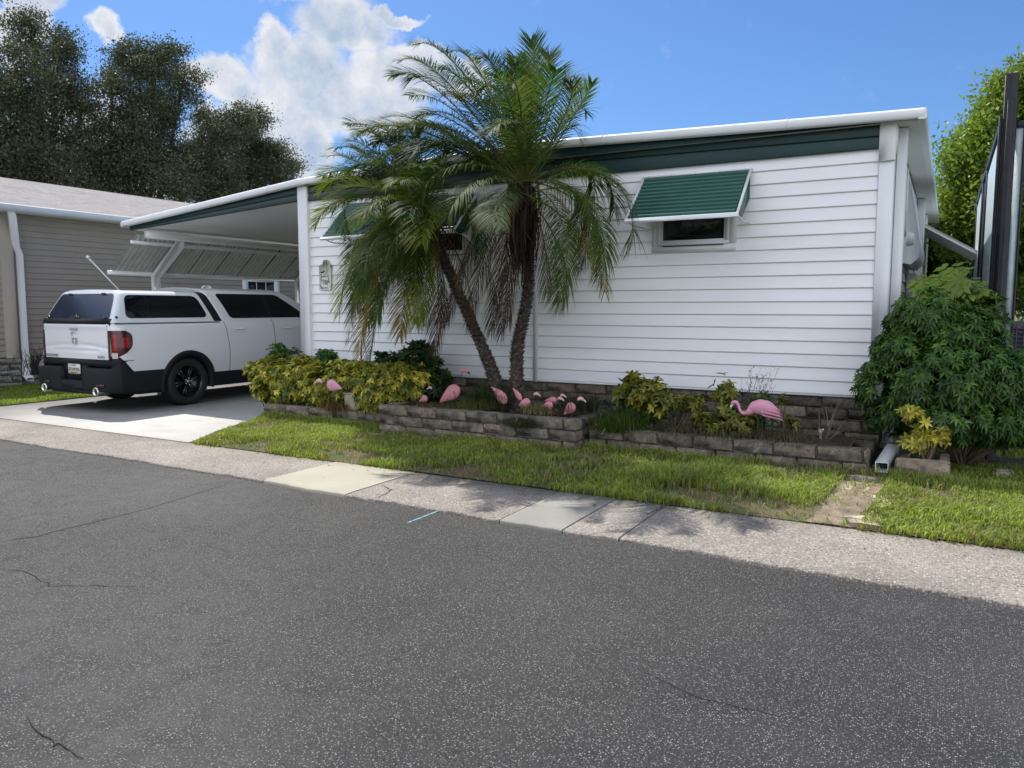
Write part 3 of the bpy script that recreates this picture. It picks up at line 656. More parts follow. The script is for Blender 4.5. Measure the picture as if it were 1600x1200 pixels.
# windows
def window(x0, x1, z0, z1, label):
    y = HY-.017; g = MB(); t = .075
    def fr(a, b, c, d, tt, yo, yb): g.box((a, yo, c), (b, yb, c+tt)); g.box((a, yo, d-tt), (b, yb, d)); g.box((a, yo, c+tt), (a+tt, yb, d-tt)); g.box((b-tt, yo, c+tt), (b, yb, d-tt))
    fr(x0-t, x1+t, z0-t, z1+t, t, y-.028, y+.02); fr(x0, x1, z0, z1, .035, y-.05, y+.0); fr(x0+.036, x1-.036, z0+.036, z1-.036, .022, y-.036, y)
    f = H(g, 'window', mt['white_paint']); f['label'] = label
    g = MB(); g.box((x0+.05, y-.022, z0+.05), (x1-.05, y-.019, z1-.05)); H(g, 'pane', mt['pane'], f)
    g = MB(); n = 120; xs = np.linspace(x0+.05, x1-.05, n); P = np.array([[(x, y-.006+.005*math.sin(x*95+math.sin(x*23)*2), z) for z in (z0+.05, z1-.05)] for x in xs]); g.grid(P); H(g, 'curtain', mt['curtain'], f)
    g = MB(); g.box((x0+.06, y-.048, z0-.012), (x1-.06, y-.02, z0-.004)); H(g, 'track', mt['black'], f)
    return f
def front_awning(x0, x1, label):
    ya, za, yb, zb = HY-.035, 3.07, HY-.60, 2.545; n = 11; g = MB(); d = Vector((0, yb-ya, zb-za)); L = d.length; d.normalize(); nn = Vector((0, d.z, -d.y))
    if nn.z < 0: nn = -nn
    prof = []
    for i in range(n):
        for j in range(8):
            t = j/8; h = .026*math.sin(math.pi*min(1, t*1.25))**.6 if t < .80 else -.006; prof.append(Vector((0, ya, za))+d*((i+t)/n*L)+nn*h)
    prof.append(Vector((0, yb, zb)))
    g.grid(np.array([[(x, p.y, p.z) for p in prof] for x in (x0+.02, x1-.02)])[::-1]); g.grid(np.array([[(x, p.y-nn.y*.012, p.z-nn.z*.02) for p in (Vector((0, ya, za)), Vector((0, yb, zb)))] for x in (x0+.02, x1-.02)]))
    a = H(g, 'window_awning', mt['awn_green'], smooth=False); a['label'] = label
    g = MB()
    for x in (x0, x1): g.tube([(x, ya, za+.01), (x, yb, zb)], .016, 6)
    g.cbox((x0-.015, yb-.022, zb-.035), (x1+.015, yb+.02, zb+.012), .005); g.tube([(x0-.02, ya, za+.02), (x1+.02, ya, za+.02)], .012, 6)
    for x in (x0, x1): g.tube([(x, yb+.01, zb-.01), (x, yb+.25, zb-.05), (x, HY-.02, zb-.04)], .009, 6)
    H(g, 'awning_frame', mt['white_paint'], a)
    for x in (x0+.002, x1-.006): g = MB(); g.prism([(ya, za-.05), (yb+.04, zb+.01), (yb+.22, zb-.02), (ya, za-.30)], 'x', x, x+.004); H(g, 'awning_side', mt['awn_green'], a)
    k = int((x1-x0)/.3)
    for i in range(k+1): g = MB(); g.lathe([(0, -.004), (.012, 0), (0, .01)], (x0+.06+(x1-x0-.12)*i/k, ya-.006, za+.02), 'y', 8); H(g, 'awning_screw', mt['black'], a)
    return a
window(-3.03, -2.20, 2.285, 2.95, 'white framed window with dark curtain under the right green awning'); front_awning(-3.22, -1.985, 'green slatted window awning right of the palms')
window(-7.2, -5.72, 2.285, 2.95, 'white framed window half hidden behind the palm fronds'); front_awning(-7.80, -5.55, 'green slatted window awning behind the left palm')
# things on the right side wall
g = MB(); X = HX1+.02
prof = [(X, 3.2), (X+.03, 3.22), (X+.10, 2.9), (X+.17, 2.5), (X+.20, 2.32), (X+.18, 2.20), (X+.10, 2.12), (X, 2.14)]
g.prism(prof, 'y', 11.3, 13.3); H(g, 'shutter_hood', mt['white_paint'])
g = MB(); g.lathe([(0, .06), (.07, .05), (.09, .0), (.09, -.03)], (HX1+.1, 11.0, 2.42), 'x', 20); g.tube([(HX1+.05, 11.0, 3.3), (HX1+.05, 11.0, 2.45)], .012, 6); H(g, 'meter_dial', mt['trim'])
g = MB(); g.cbox((HX1+.02, 12.4, 1.55), (HX1+.14, 13.3, 2.05), .01); H(g, 'meter_box', mt['greybox'])
g = MB(); g.cbox((HX1+.02, 15.0, .1), (HX1+.14, 15.25, 3.4), .01); g.cbox((HX1+.02, 17.6, .1), (HX1+.12, 17.8, 3.4), .01); g.box((HX1+.02, 15.3, 1.75), (HX1+.1, 17.5, 1.9)); H(g, 'side_post', mt['white_paint'])
g = MB(); a0 = (HX1+.06, 3.02); a1 = (HX1+1.28, 2.28)
g.prism([a0, (a0[0]+.03, a0[1]+.05), (a1[0]+.02, a1[1]+.05), (a1[0]+.02, a1[1]-.12), (a1[0], a1[1]-.12), (a1[0]-.02, a1[1])], 'y', 15.6, 17.9); sw = H(g, 'side_window_awning', mt['white_paint'])
g = MB(); g.tube([(HX1+.02, 15.7, 2.0), (a1[0]-.15, 15.7, 2.32)], .012, 6); H(g, 'awning_arm', mt['trim'])
g = MB(); g.box((HX1+.2, 21, .05), (HX1+1.2, 21.05, 2.1)); H(g, 'side_door_screen', mt['louver'])
g = MB(); g.box((HX1+.2, 20.95, 1.95), (HX1+1.2, 20.99, 2.0)); g.box((HX1+.2, 20.95, 1.55), (HX1+1.2, 20.99, 1.59)); g.box((HX1+.6, 20.94, .05), (HX1+.64, 20.98, 2.0)); H(g, 'side_door_frame', mt['white_paint'])
# address plaque
pq = thing('address_plaque', 'small pale plaque with the number 35 on white siding', 'sign', (-8.27, HY-.026, 2.05))
g = MB(); out = [(-.125, -.22), (.09, -.22), (.105, -.20), (.12, .10), (.08, .19), (.045, .235), (-.03, .235), (-.06, .17), (-.125, .15)]
g.prism(out, 'y', -.012, 0); g.build('plate', mt['signbase'], pq)
text('house_number', '35', .105, mt['black'], pq, (.0, -.014, .165)); text('house_number', '780', .07, mt['black'], pq, (.0, -.014, -.115))
g = MB()
def stroke(pts, r=.004): g.tube([(p[0], -.015, p[1]) for p in pts], r, 5)
g.prism([(-.11, .055), (-.07, .035), (-.02, .045), (.0, .075), (-.035, .06)], 'y', -.016, -.012)
stroke([(-.08, .02), (-.08, -.04), (-.095, -.07), (.03, -.07), (.05, -.10), (.08, -.11)]); stroke([(-.08, -.02), (.04, -.015)]); stroke([(.05, .02), (.065, -.10)]); stroke([(-.02, -.01), (.04, .05), (.03, .12)], .003)
stroke([(-.10, -.14), (-.11, -.16), (-.07, -.175)]); stroke([(-.09, -.19), (.04, -.185)]); g.build('bird_drawing', mt['black'], pq)
g = MB(); g.box((.105, -.011, .04), (.118, -.004, .16)); g.build('post_mark', mt['brownwood'], pq)
# faucet
g = MB(); p = Vector((-1.12, 8.62, .16)); g.tube([p, p+Vector((0, 0, .11))], .012, 8); g.tube([p+Vector((-.02, 0, .105)), p+Vector((.03, 0, .115))], .017, 8); g.tube([p+Vector((0, 0, .10)), p+Vector((0, -.05, .09))], .01, 8)
tag(g.build('sprinkler_head', mt['white_paint']), 'small white sprinkler pipe at the block skirting', 'sprinkler')
# ------------------------------------------------------------------ tan neighbouring house
nb = thing('neighbour_house', 'tan siding house with pale shingle roof and block skirting', 'house', (-16, 12, 0))
def N(mb, name, mat, parent=None, **k):
    o = mb.build(name, mat, **k)
    if parent is None: return local(o, nb)
    o.parent = parent; return o
NX = -16.0
g = MB(); laps(g, (NX, 8.45, 0), (NX, 26, 0), .60, lambda t: 3.42, (1, 0, 0), .1175, .014); N(g, 'wall', mt['tan_siding'])
g = MB(); laps(g, (NX+.16, 4.2, 0), (NX+.16, 8.12, 0), .60, lambda t: 3.42, (1, 0, 0), .1175, .014); laps(g, (NX-9, 4.2, 0), (NX+.16, 4.2, 0), .60, lambda t: 3.42, (0, -1, 0), .1175, .014); N(g, 'wall', mt['tan_light'])
g = MB(); g.box((NX-9, 8.46, .0), (NX-.01, 26, 3.42)); g.box((NX-9, 4.21, 0), (NX+.15, 8.4, 3.42)); N(g, 'inner_wall', mt['tan_siding'])
g = MB(); g.cbox((NX+.02, 8.12, .58), (NX+.19, 8.36, 3.42), .01); N(g, 'corner_trim', mt['tan_light'])
g = MB(); courses(g, (NX+.16, 4.2), (NX+.16, 8.40), -.05, .58, .118, .42, .1, 31, dark=.3); courses(g, (NX+.02, 8.42), (NX+.02, 20), -.05, .58, .118, .42, .1, 32, dark=.3); N(g, 'block_skirting', mt['paleblock'])
# roof: pitched sheet with shingle courses
g = MB(); e0 = (-15.55, 3.50); e1 = (-20.2, 4.72); n = 34; P = []
for k in range(n+1):
    t = k/n; x = e0[0]+(e1[0]-e0[0])*t; z = e0[1]+(e1[1]-e0[1])*t; P.append([(x, 3.9, z), (x, 26.4, z)]); 
    if k < n: P.append([(x+(e1[0]-e0[0])/n*.98, 3.9, z+(e1[1]-e0[1])/n*.98-.006), (x+(e1[0]-e0[0])/n*.98, 26.4, z+(e1[1]-e0[1])/n*.98-.006)])
g.grid(np.array(P)[::-1]); g.grid(np.array([[(-20.2, 3.9, 4.72), (-20.2, 26.4, 4.72)], [(-25, 3.9, 3.5), (-25, 26.4, 3.5)]])[::-1]); rf = N(g, 'roof', mt['shingle'])
g = MB(); g.add([(-15.6, 3.95, 3.44), (-20.2, 3.95, 4.66), (-24.9, 3.95, 3.44)], [(0, 1, 2)]); N(g, 'gable', mt['tan_siding'])
g = MB(); g.prism([(-15.66, 3.38), (-15.50, 3.38), (-15.47, 3.50), (-15.49, 3.51), (-15.53, 3.43), (-15.62, 3.43), (-15.62, 3.52), (-15.66, 3.52)], 'y', 3.9, 26.4); g.box((-16.0, 3.92, 3.385), (-15.66, 26.38, 3.40)); g.box((-15.655, 3.9, 3.40), (-15.60, 26.4, 3.505)); gt = N(g, 'gutter', mt['white_paint'])
def dspout(y, pts):
    g = MB()
    for (a, b) in zip(pts[:-1], pts[1:]):
        g.tube([a, b], [(.055, .055), (.055, .055)], 4)
    return g
g = MB(); yy = 8.6
path = [(-15.58, yy, 3.40), (-15.58, yy, 3.34), (-15.86, yy+.02, 2.75), (-15.93, yy+.02, 2.60), (-15.93, yy+.02, .75), (-15.90, yy, .62), (-15.78, yy-.02, .22), (-15.66, yy-.02, .14)]
def sq(path, a, b):
    P = []
    for i, p in enumerate(path):
        p = Vector(p); t = (Vector(path[min(i+1, len(path)-1)])-Vector(path[max(i-1, 0)])).normalized(); s_ = Vector((0, 1, 0)); n_ = t.cross(s_).normalized()
        P.append([p+s_*a+n_*b, p-s_*a+n_*b, p-s_*a-n_*b, p+s_*a-n_*b, p+s_*a+n_*b])
    return np.array([[tuple(q) for q in r] for r in P])
path[0:2] = [(-15.58, 8.22, 3.40), (-15.60, 8.26, 3.3)]; path[2] = (-15.86, 8.33, 2.85); path[3] = (-15.90, 8.35, 2.7); path[4] = (-15.90, 8.42, .75); path[5] = (-15.88, 8.43, .62)
path[2] = (-15.84, 8.42, 2.75); path[3] = (-15.90, 8.50, 2.6); path[4] = (-15.91, 8.50, .75); path[5] = (-15.88, 8.50, .62); path[6] = (-15.78, 8.44, .24); path[7] = (-15.64, 8.44, .16)
g.grid(sq(path, .065, .04)); N(g, 'downpipe', mt['white_paint'])
g = MB(); g.box((NX+.01, 14.05, 1.2), (NX+.05, 14.22, 2.32)); g.box((NX+.01, 15.12, 1.2), (NX+.05, 15.3, 2.32)); g.box((NX+.01, 14.22, 2.24), (NX+.05, 15.12, 2.32)); g.box((NX+.01, 14.22, 1.2), (NX+.05, 15.12, 1.28)); wf = N(g, 'window', mt['white_paint'])
g = MB(); g.box((NX+.01, 14.22, 1.28), (NX+.03, 15.12, 2.24)); q = N(g, 'pane', mt['glass'], wf)
g = MB(); [g.box((NX+.031, y, 1.28), (NX+.036, y+.02, 2.24)) for y in (14.5, 14.82)]; g.box((NX+.031, 14.22, 1.9), (NX+.0355, 15.12, 1.92)); N(g, 'glazing_bar', mt['white_paint'], wf)
g = MB()   # leaning pole
p0 = Vector((-13.35, 9.6, 0.02)); p1 = WX(137, 402, -13.35); pr = WX(182, 449, -13.35); d_ = (pr-p1).normalized(); p0 = p1+d_*((p1.z-.03)/-d_.z)
fp = thing('leaning_pole', 'thin white pole with ball tip leaning behind the white pickup', 'pole', p0)
g.tube([(0, 0, 0), p1-p0], .011, 8); g.build('pole', mt['trim'], fp); g = MB(); g.lathe([(0, -.03), (.022, -.02), (.03, 0), (.022, .02), (0, .03)], p1-p0, 'z', 12); g.lathe([(.013, -.02), (.02, 0), (.013, .02)], (p1-p0)+d_*.07, 'z', 10); g.build('ball_tip', mt['white_paint'], fp, smooth=True)
# weeds / dead plant behind the truck
# ------------------------------------------------------------------ pickup truck
truck = thing('pickup_truck', 'white pickup truck with white bed cap parked on the driveway', 'truck', (-11.53, 6.87, 0.0))
WC = [(1.28, .385), (4.46, .385)]; AR = .475
LOWP = [(.20, .93), (.50, .965), (.62, .985), (.80, .998), (.98, .995), (1.12, .985), (1.20, .975), (1.28, .955), (1.34, .915)]
TOPP = [(1.34, .905), (1.40, .885), (1.50, .855), (1.60, .82), (1.70, .78), (1.77, .745), (1.805, .70), (1.825, .61), (1.835, .40), (1.84, 0)]
CABP = [(1.34, .91), (1.42, .885), (1.55, .84), (1.68, .785), (1.78, .73), (1.84, .67), (1.875, .57), (1.90, .30), (1.905, 0)]
def interp(P, z):
    if z <= P[0][0]: return P[0][1]
    for (a, b), (c, d) in zip(P[:-1], P[1:]):
        if z <= c: return b+(d-b)*(z-a)/(c-a)
    return P[-1][1]
def srear(z): return .035 if z < .7 else .05-.0*z if z < 1.32 else .06+(z-1.34)*.50
def corner(wd, d, r):
    if d >= r: return wd
    d = max(0, d); return wd-(r-math.sqrt(max(0, r*r-(r-d)**2)))
def side_w(s, z):
    wd = interp(LOWP, z); wd = corner(wd, s-srear(z), .17); return corner(wd, (5.30-s)*1.0, .45)
def smoothP(P, f): return f
def TR(mb, name, mat, parent=None, **k):
    o = [q.build(name, mat, parent or truck, **k) for q in (mb if isinstance(mb, list) else [mb])]; return o[0]
def zlow(s):
    v = .84 if s < .10 else .84-(s-.10)/.2*.23 if s < .30 else .61 if s < .9 else .50
    if s > 4.6: v = .55
    for c, zc in WC:
        if abs(s-c) < AR: v = max(v, zc+math.sqrt(AR*AR-(s-c)**2))
    return v
def ztop(s): return 1.34 if s < 4.0 else 1.34-.17*((s-4.0)/1.3)**1.3
sst = sorted(set([.05, .055, .065, .08, .10, .13, .17, .22, .30]+[round(x, 3) for x in np.arange(.36, 5.31, .04)]+[c+s*AR*math.cos(a) for c, _ in WC for s in (-1, 1) for a in np.linspace(0, math.pi/2, 10)]+[5.24, 5.27, 5.29, 5.30]))
g = MB()
for sg in (-1, 1):
    P = []
    for s in sst:
        zl, zt = zlow(s), ztop(s); row = []
        for k in range(19): z = zl+(zt-zl)*k/18; row.append((sg*side_w(s, min(z, 1.34)), s, z))
        P.append(row)
    P = np.array(P); g.grid(P if sg < 0 else P[:, ::-1])
# bonnet and top
P = []
for s in np.linspace(3.6, 5.28, 24):
    wd = side_w(s, 1.34)*.999; P.append([(x*wd, s, ztop(s)+.05*(1-x*x)*min(1, (5.3-s)*3)) for x in np.linspace(-1, 1, 17)])
g.grid(np.array(P)[:, ::1]); 
for sg in (1,): g.grid(np.array([[(x, 5.30-.02*abs(x)**3, z) for z in (.84, 1.16)] for x in np.linspace(-.6, .6, 9)]))
body = TR(g, 'body', mt['paint'], smooth=True)
# cap (topper)
def shell(prof, s0, s1, sub=6, rr=.09, n=20):
    g = MB(); pr = []
    for (a, b), (c, d) in zip(prof[:-1], prof[1:]):
        for t in np.linspace(0, 1, 3)[:-1]: pr.append((a+(c-a)*t, b+(d-b)*t))
    pr.append(prof[-1]); us = np.concatenate([[0, .003, .008, .015, .03, .05], np.linspace(.08, 1, n)])
    half = []
    for z, wd in pr:
        row = []
        for u in us:
            a, b = s0(z), s1(z); s = a+(b-a)*u; q = corner(wd, s-a, rr) if wd > rr else wd; row.append((q, s, z-(.012*max(0, 1-(s-a)/.06)**2 if z > 1.82 else 0)))
        half.append(row)
    half = np.array(half); left = half.copy(); left[:, :, 0] *= -1
    g.grid(half[:, ::-1]); g.grid(left); return g, pr
tf0 = lambda z: .06+(z-1.34)*.50; tf1 = lambda z: 1.86-(z-1.34)*.42
g, pr = shell(TOPP, tf0, tf1)
def cap_face(prof, sf, rr, inv=False, off=0):   # flat end face
    P = []
    for z, wd in prof:
        wv = max(0, wd-rr) if wd > rr else wd; P.append([(x*wv, sf(z)+off, z) for x in np.linspace(-1, 1, 9)])
    return np.array(P) if not inv else np.array(P)[::-1]
g.grid(cap_face(pr, tf0, .09)); cap = TR(g, 'bed_cap', mt['paint'], smooth=True)
# cab
cf0 = lambda z: 2.03-(z-1.34)*.44; cf1 = lambda z: 4.42-(z-1.34)*1.75
g, pr2 = shell(CABP, cf0, cf1, rr=.02); g.grid(cap_face(pr2, cf0, .02)); TR(g, 'cab', mt['paint'], smooth=True)
g, _ = shell([(z, max(0, wd-.012) if wd > .1 else wd) for z, wd in [(a-.006, b) for a, b in TOPP]], lambda z: tf1(z)-.05, lambda z: cf0(z)+.08, rr=.001, n=4); TR(g, 'cab_gap', mt['blackplastic'])
g = MB(); g.grid(cap_face([(z, wd-.02 if wd > .1 else wd) for z, wd in pr2], cf1, .01, True, .004)); TR(g, 'windscreen', mt['glass'])
# patches mapped on the side surfaces
def patch(wf, sl, sr, z0, z1, off, nz=10, ns=8, rad=None):
    G2 = []
    for sg in (-1, 1):
        P = []; g = MB(); G2.append(g)
        for k in range(nz+1):
            z = z0+(z1-z0)*k/nz; a, b = sl(z), sr(z)
            if rad:
                for e in (z-z0, z1-z):
                    if e < rad: q = rad-math.sqrt(max(0, rad*rad-(rad-e)**2)); a += q; b -= q
            P.append([(sg*(wf(a+(b-a)*j/ns, z)+off), a+(b-a)*j/ns, z) for j in range(ns+1)])
        P = np.array(P); g.grid(P if sg > 0 else P[:, ::-1])
    return G2
capw = lambda s, z: interp(TOPP, z); cabw = lambda s, z: interp(CABP, z)
TR(patch(capw, lambda z: .27+(z-1.34)*.2, lambda z: 1.78-(z-1.34)*.40, 1.405, 1.755, .004, 24, 10, .085), 'side_window_frame', mt['glossblack'], smooth=True)
TR(patch(capw, lambda z: .285+(z-1.34)*.2, lambda z: .675, 1.42, 1.742, .007, 20, 4, .07), 'side_window', mt['glass'], smooth=True)
TR(patch(capw, lambda z: .70, lambda z: 1.765-(z-1.34)*.40, 1.42, 1.742, .007, 20, 6, .07), 'side_window', mt['glass'], smooth=True)
TR(patch(cabw, lambda z: 2.20-(z-1.38)*.42, lambda z: 4.02-(z-1.38)*1.55, 1.385, 1.80, .005, 22, 12, .05), 'cab_window_frame', mt['glossblack'], smooth=True)
TR(patch(cabw, lambda z: 2.225-(z-1.38)*.42, lambda z: 3.06-(z-1.38)*.1, 1.40, 1.785, .008, 20, 6, .045), 'door_window', mt['glass'], smooth=True)
TR(patch(cabw, lambda z: 3.15-(z-1.38)*.1, lambda z: 3.96-(z-1.38)*1.5, 1.40, 1.785, .008, 20, 6, .03), 'door_window', mt['glass'], smooth=True)
# tail lamps wrap the corner
bodyw = lambda s, z: side_w(s, z)
def taillamp(z0, z1, s1f, off, mat, s0=.052, name='tail_lamp', rad=.05):
    return TR(patch(bodyw, lambda z: s0, s1f, z0, z1, off, 20, 24), name, mat, smooth=True)
def lampedge(z):
    e = min(z-.80, 1.225-z); r_ = .30
    return .31-(0 if z > 1.05 else .30*((1.05-z)/.25)**2)-(.10*max(0, (z-1.14)/.085)**2)
taillamp(.80, 1.225, lampedge, .006, mt['redlens']); taillamp(.98, 1.12, lambda z: .25, .010, mt['redbright'], s0=.14)
taillamp(.815, .90, lambda z: .09, .017, mt['clearlens']); taillamp(.93, 1.17, lambda z: .10, .0095, mt['redbright'], s0=.06)
def reargrid(x0, x1, z0, z1, yf, n=12, m_=8):
    return np.array([[(x, yf(x, z), z) for z in np.linspace(z0, z1, m_)] for x in np.linspace(x0, x1, n)])[:, ::1]
for sg in (-1, 1): g = MB(); P = reargrid(sg*.80, sg*.85, .80, 1.225, lambda x, z: .046, 3, 3); g.grid(P if sg > 0 else P[:, ::-1]); TR(g, 'tail_lamp_edge', mt['redlens'])
# tailgate
def tgy(x, z):
    y = .030+.012*(x/.8)**2; t = (z-.79)/.52
    y += .010*math.exp(-((t-.42+.10*(x/.8)**2)/.05)**2)-.008*math.exp(-((t-.95)/.08)**2)+.006*math.exp(-((t-.25)/.04)**2)*(1 if abs(x) < .6 else 0)
    return y
g = MB(); g.grid(reargrid(-.795, .795, .795, 1.315, tgy, 50, 40)[:, ::1])
for x in (-.795, .795): g.grid(np.array([[(x, tgy(x, z), z), (x, .09, z)] for z in (.795, 1.315)])[::(1 if x < 0 else -1)])
g.grid(np.array([[(x, tgy(x, 1.315), 1.315), (x, .12, 1.32)] for x in np.linspace(-.795, .795, 20)])); tg = TR(g, 'tailgate', mt['paint'], smooth=False)
g = MB(); g.box((-.84, .06, .70), (.84, .10, 1.40)); g.box((-.83, .045, 1.325), (.83, .09, 1.375)); g.box((-.86, .035, .69), (.86, .09, .785)); TR(g, 'tailgate_surround', mt['blackplastic'])
g = MB(); g.cbox((-.10, .012, 1.235), (.10, .04, 1.262), .005); g.box((-.085, .0105, 1.224), (.085, .03, 1.236)); TR(g, 'handle', mt['greybox'], tg)
# emblem
g = MB(); oz = 1.10
def bar(pts, r=.008): g.tube([(p[0], .022, oz+p[1]) for p in pts], [(r, .006)]*len(pts), 6)
ring = [(-.075, .07), (-.06, .085), (.06, .085), (.075, .07), (.06, -.07), (.045, -.082), (-.045, -.082), (-.06, -.07), (-.075, .07)]
bar(ring, .006); bar([(-.045, .075), (-.035, -.07)], .011); bar([(.045, .075), (.035, -.07)], .011); bar([(-.035, -.0), (.035, -.0)], .010); TR(g, 'emblem', mt['chrome'], tg)
text('badge', 'RIDGELINE', .062, mt['black'], tg, (-.60, .018, .83), sx=1.1); text('badge', 'AWD', .058, mt['black'], tg, (.66, .016, .83), sx=1.2)
# rear glass door of the cap
g = MB()
def rg(z, inset, off):
    wd = interp(TOPP, z)-.09; return wd-inset, tf0(z)-off
P = []
for z in np.linspace(1.385, 1.775, 14):
    wd, y = rg(z, .0, .006); e = min(z-1.385, 1.775-z); q = .03-math.sqrt(max(0, .0009-(.03-e)**2)) if e < .03 else 0; P.append([(x*(wd-q), y, z) for x in np.linspace(-1, 1, 15)])
g.grid(np.array(P)); rgl = TR(g, 'rear_window', mt['rearglass'], smooth=True)
g = MB(); g.cbox((-.09, .045, 1.405), (.09, .075, 1.43), .006); g.lathe([(0, -.02), (.03, -.012), (.03, .01)], (0, .07, 1.425), 'y', 14); 
for x in (-.72, .68): g.cbox((x-.04, .05, 1.415), (x+.04, .085, 1.43), .005)
for x in (-.42, .42): g.cbox((x-.04, .245, 1.755), (x+.04, .27, 1.785), .005)
TR(g, 'window_latch', mt['glossblack'], rgl)
g = MB(); g.prism([(.06, 1.40), (.10, 1.44), (.10, 1.40)], 'x', .90, .905)
# rail seam, door seams, handles
g = patch(lambda s, z: interp(LOWP, z), lambda z: .08, lambda z: 1.95, 1.318, 1.335, .004, 2, 20); TR(g, 'rail_seam', mt['black'])
g = patch(bodyw, lambda z: 2.02+.10*(1.34-z)/.8 if z > .9 else 2.075, lambda z: 2.03+.10*(1.34-z)/.8 if z > .9 else 2.085, .50, 1.34, .0025, 20, 1); TR(g, 'door_seam', mt['black'])
g = patch(bodyw, lambda z: 3.09, lambda z: 3.10, .50, 1.36, .0025, 20, 1); TR(g, 'door_seam', mt['black'])
g = patch(bodyw, lambda z: 2.08, lambda z: 4.1, .70, .706, .003, 1, 20)
for s, z in ((2.22, 1.21), (3.30, 1.20)):
    for sg in (-1, 1):
        h = MB(); x = sg*(side_w(s, z)+.02); h.cbox((x-.014, s, z-.014), (x+.014, s+.20, z+.014), .01); TR(h, 'door_handle', mt['paint'])
g = patch(capw, lambda z: .125+(z-1.42)*.3, lambda z: .165-(z-1.42)*.3, 1.405, 1.44, .004, 3, 2); TR(g, 'cap_badge', mt['black'])
# lower cladding
def clad(s0, s1, zb, zt, off, n=24):
    G2 = []
    for sg in (-1, 1):
        P = []; g = MB(); G2.append(g)
        for s in np.linspace(s0, s1, n+1):
            a, b = zb(s), zt(s); wd = [side_w(s, a+(b-a)*k/5)+off for k in range(6)]
            P.append([(sg*(wd[0]-.10), s, a)]+[(sg*wd[k], s, a+(b-a)*k/5) for k in range(6)]+[(sg*(wd[5]-.05), s, b+.002)])
        P = np.array(P); g.grid(P if sg < 0 else P[:, ::-1])
    return G2
TR(clad(.04, .84, lambda s: .30-.04*min(1, s/.4), lambda s: min(.85, zlow(s)+.006), .014), 'rear_cladding', mt['blackplastic'], smooth=False)
TR(clad(1.72, 4.02, lambda s: .27, lambda s: .505, .012), 'rocker_panel', mt['blackplastic'])
TR(clad(4.90, 5.29, lambda s: .27, lambda s: .56, .014), 'front_cladding', mt['blackplastic'])
for c, zc in WC:
    for sg in (-1, 1):
        P = []; g = MB()
        for a in np.linspace(-.28, math.pi+.28, 40):
            row = []
            for r_, o in ((AR-.055, -.06), (AR-.05, .022), (AR+.0, .028), (AR+.025, .018), (AR+.028, .0)):
                s = c+r_*math.cos(a); z = zc+r_*math.sin(a); row.append((sg*(side_w(c, max(.25, z))+o), s, z))
            P.append(row)
        P = np.array(P); g.grid(P if sg > 0 else P[:, ::-1]); TR(g, 'wheel_arch_trim', mt['blackplastic'], smooth=True)
g = MB(); g.box((-.69, .16, .30), (.69, 5.1, 1.0)); g.box((-.9, 1.8, .30), (.9, 3.9, .60)); g.box((-.9, 2.1, .6), (.9, 4.3, 1.33)); g.box((-.87, .12, .84), (.87, 1.9, 1.33)); TR(g, 'underbody', mt['rubber'])
# bumper
g = MB()
for sg in (-1, 1):
    P = []
    for x in np.linspace(.28, 1.0, 22):
        t = (x-.28)/.72; y = -.055+.012*t+(.16-math.sqrt(max(0, .0256-max(0, x-.85)**2*1.13))); zt = .665 if x < .94 else .665+(x-.94)/.06*.12; zb = .31
        P.append([(sg*x, y+.22, zt-.0), (sg*x, y+.02, zt), (sg*x, y, zt-.03), (sg*x, y+.004, .50), (sg*x, y+.012, .44), (sg*x, y+.01, zb+.03), (sg*x, y+.05, zb)])
    P = np.array(P); g.grid(P[:, ::-1] if sg < 0 else P)
    g.box((sg*.28-.004, -.05, .40), (sg*.28+.004, .10, .66))
g.cbox((-.30, -.05, .335), (.30, .10, .47), .02); g.box((-.29, .02, .46), (.29, .06, .70)); g.cbox((-.60, -.02, .27), (.60, .12, .335), .015)
TR(g, 'rear_bumper', mt['blackplastic'], smooth=False)
for sg in (-1, 1): g = MB(); g.box((sg*.70-.10, -.053, .405), (sg*.70+.10, -.035, .435)); TR(g, 'reflector', mt['redlens'])
g = MB(); g.box((-.155, -.002, .565), (.155, .006, .715)); plt_ = TR(g, 'licence_plate', mt['beakwhite']); 
text('plate_number', 'AY4 MBR', .075, mt['greenink'], plt_, (0, -.004, .632), sx=.95); text('plate_state', 'FLORIDA', .028, mt['greenink'], plt_, (0, -.004, .695)); text('plate_county', 'SUNSHINE STATE', .02, mt['greenink'], plt_, (0, -.004, .582))
g = MB(); g.lathe([(0, 0), (.022, 0)], (0, -.003, .635), 'y', 12); TR(g, 'plate_orange', mt['orangeink'], plt_)
g = MB(); g.tube([(-.165, 0, .555), (-.165, 0, .725), (.165, 0, .725), (.165, 0, .555), (-.165, 0, .555)], .007, 6); TR(g, 'plate_frame', mt['blackplastic'], plt_)
for sg in (-1, 1):
    g = MB(); g.lathe([(.05, .5), (.056, .02), (.064, -.06), (.064, -.085), (.050, -.085), (.048, .3)], (sg*.66, -.02, .33), 'y', 24); g.tube([(sg*.66, .3, .33), (sg*.66, .9, .36)], .035, 10); ex = TR(g, 'exhaust_pipe', mt['chrome'], smooth=True)
    g = MB(); g.lathe([(.0, 0), (.0485, 0)], (sg*.66, -.085, .33), 'y', 20); TR(g, 'exhaust_bore', mt['black'], ex)
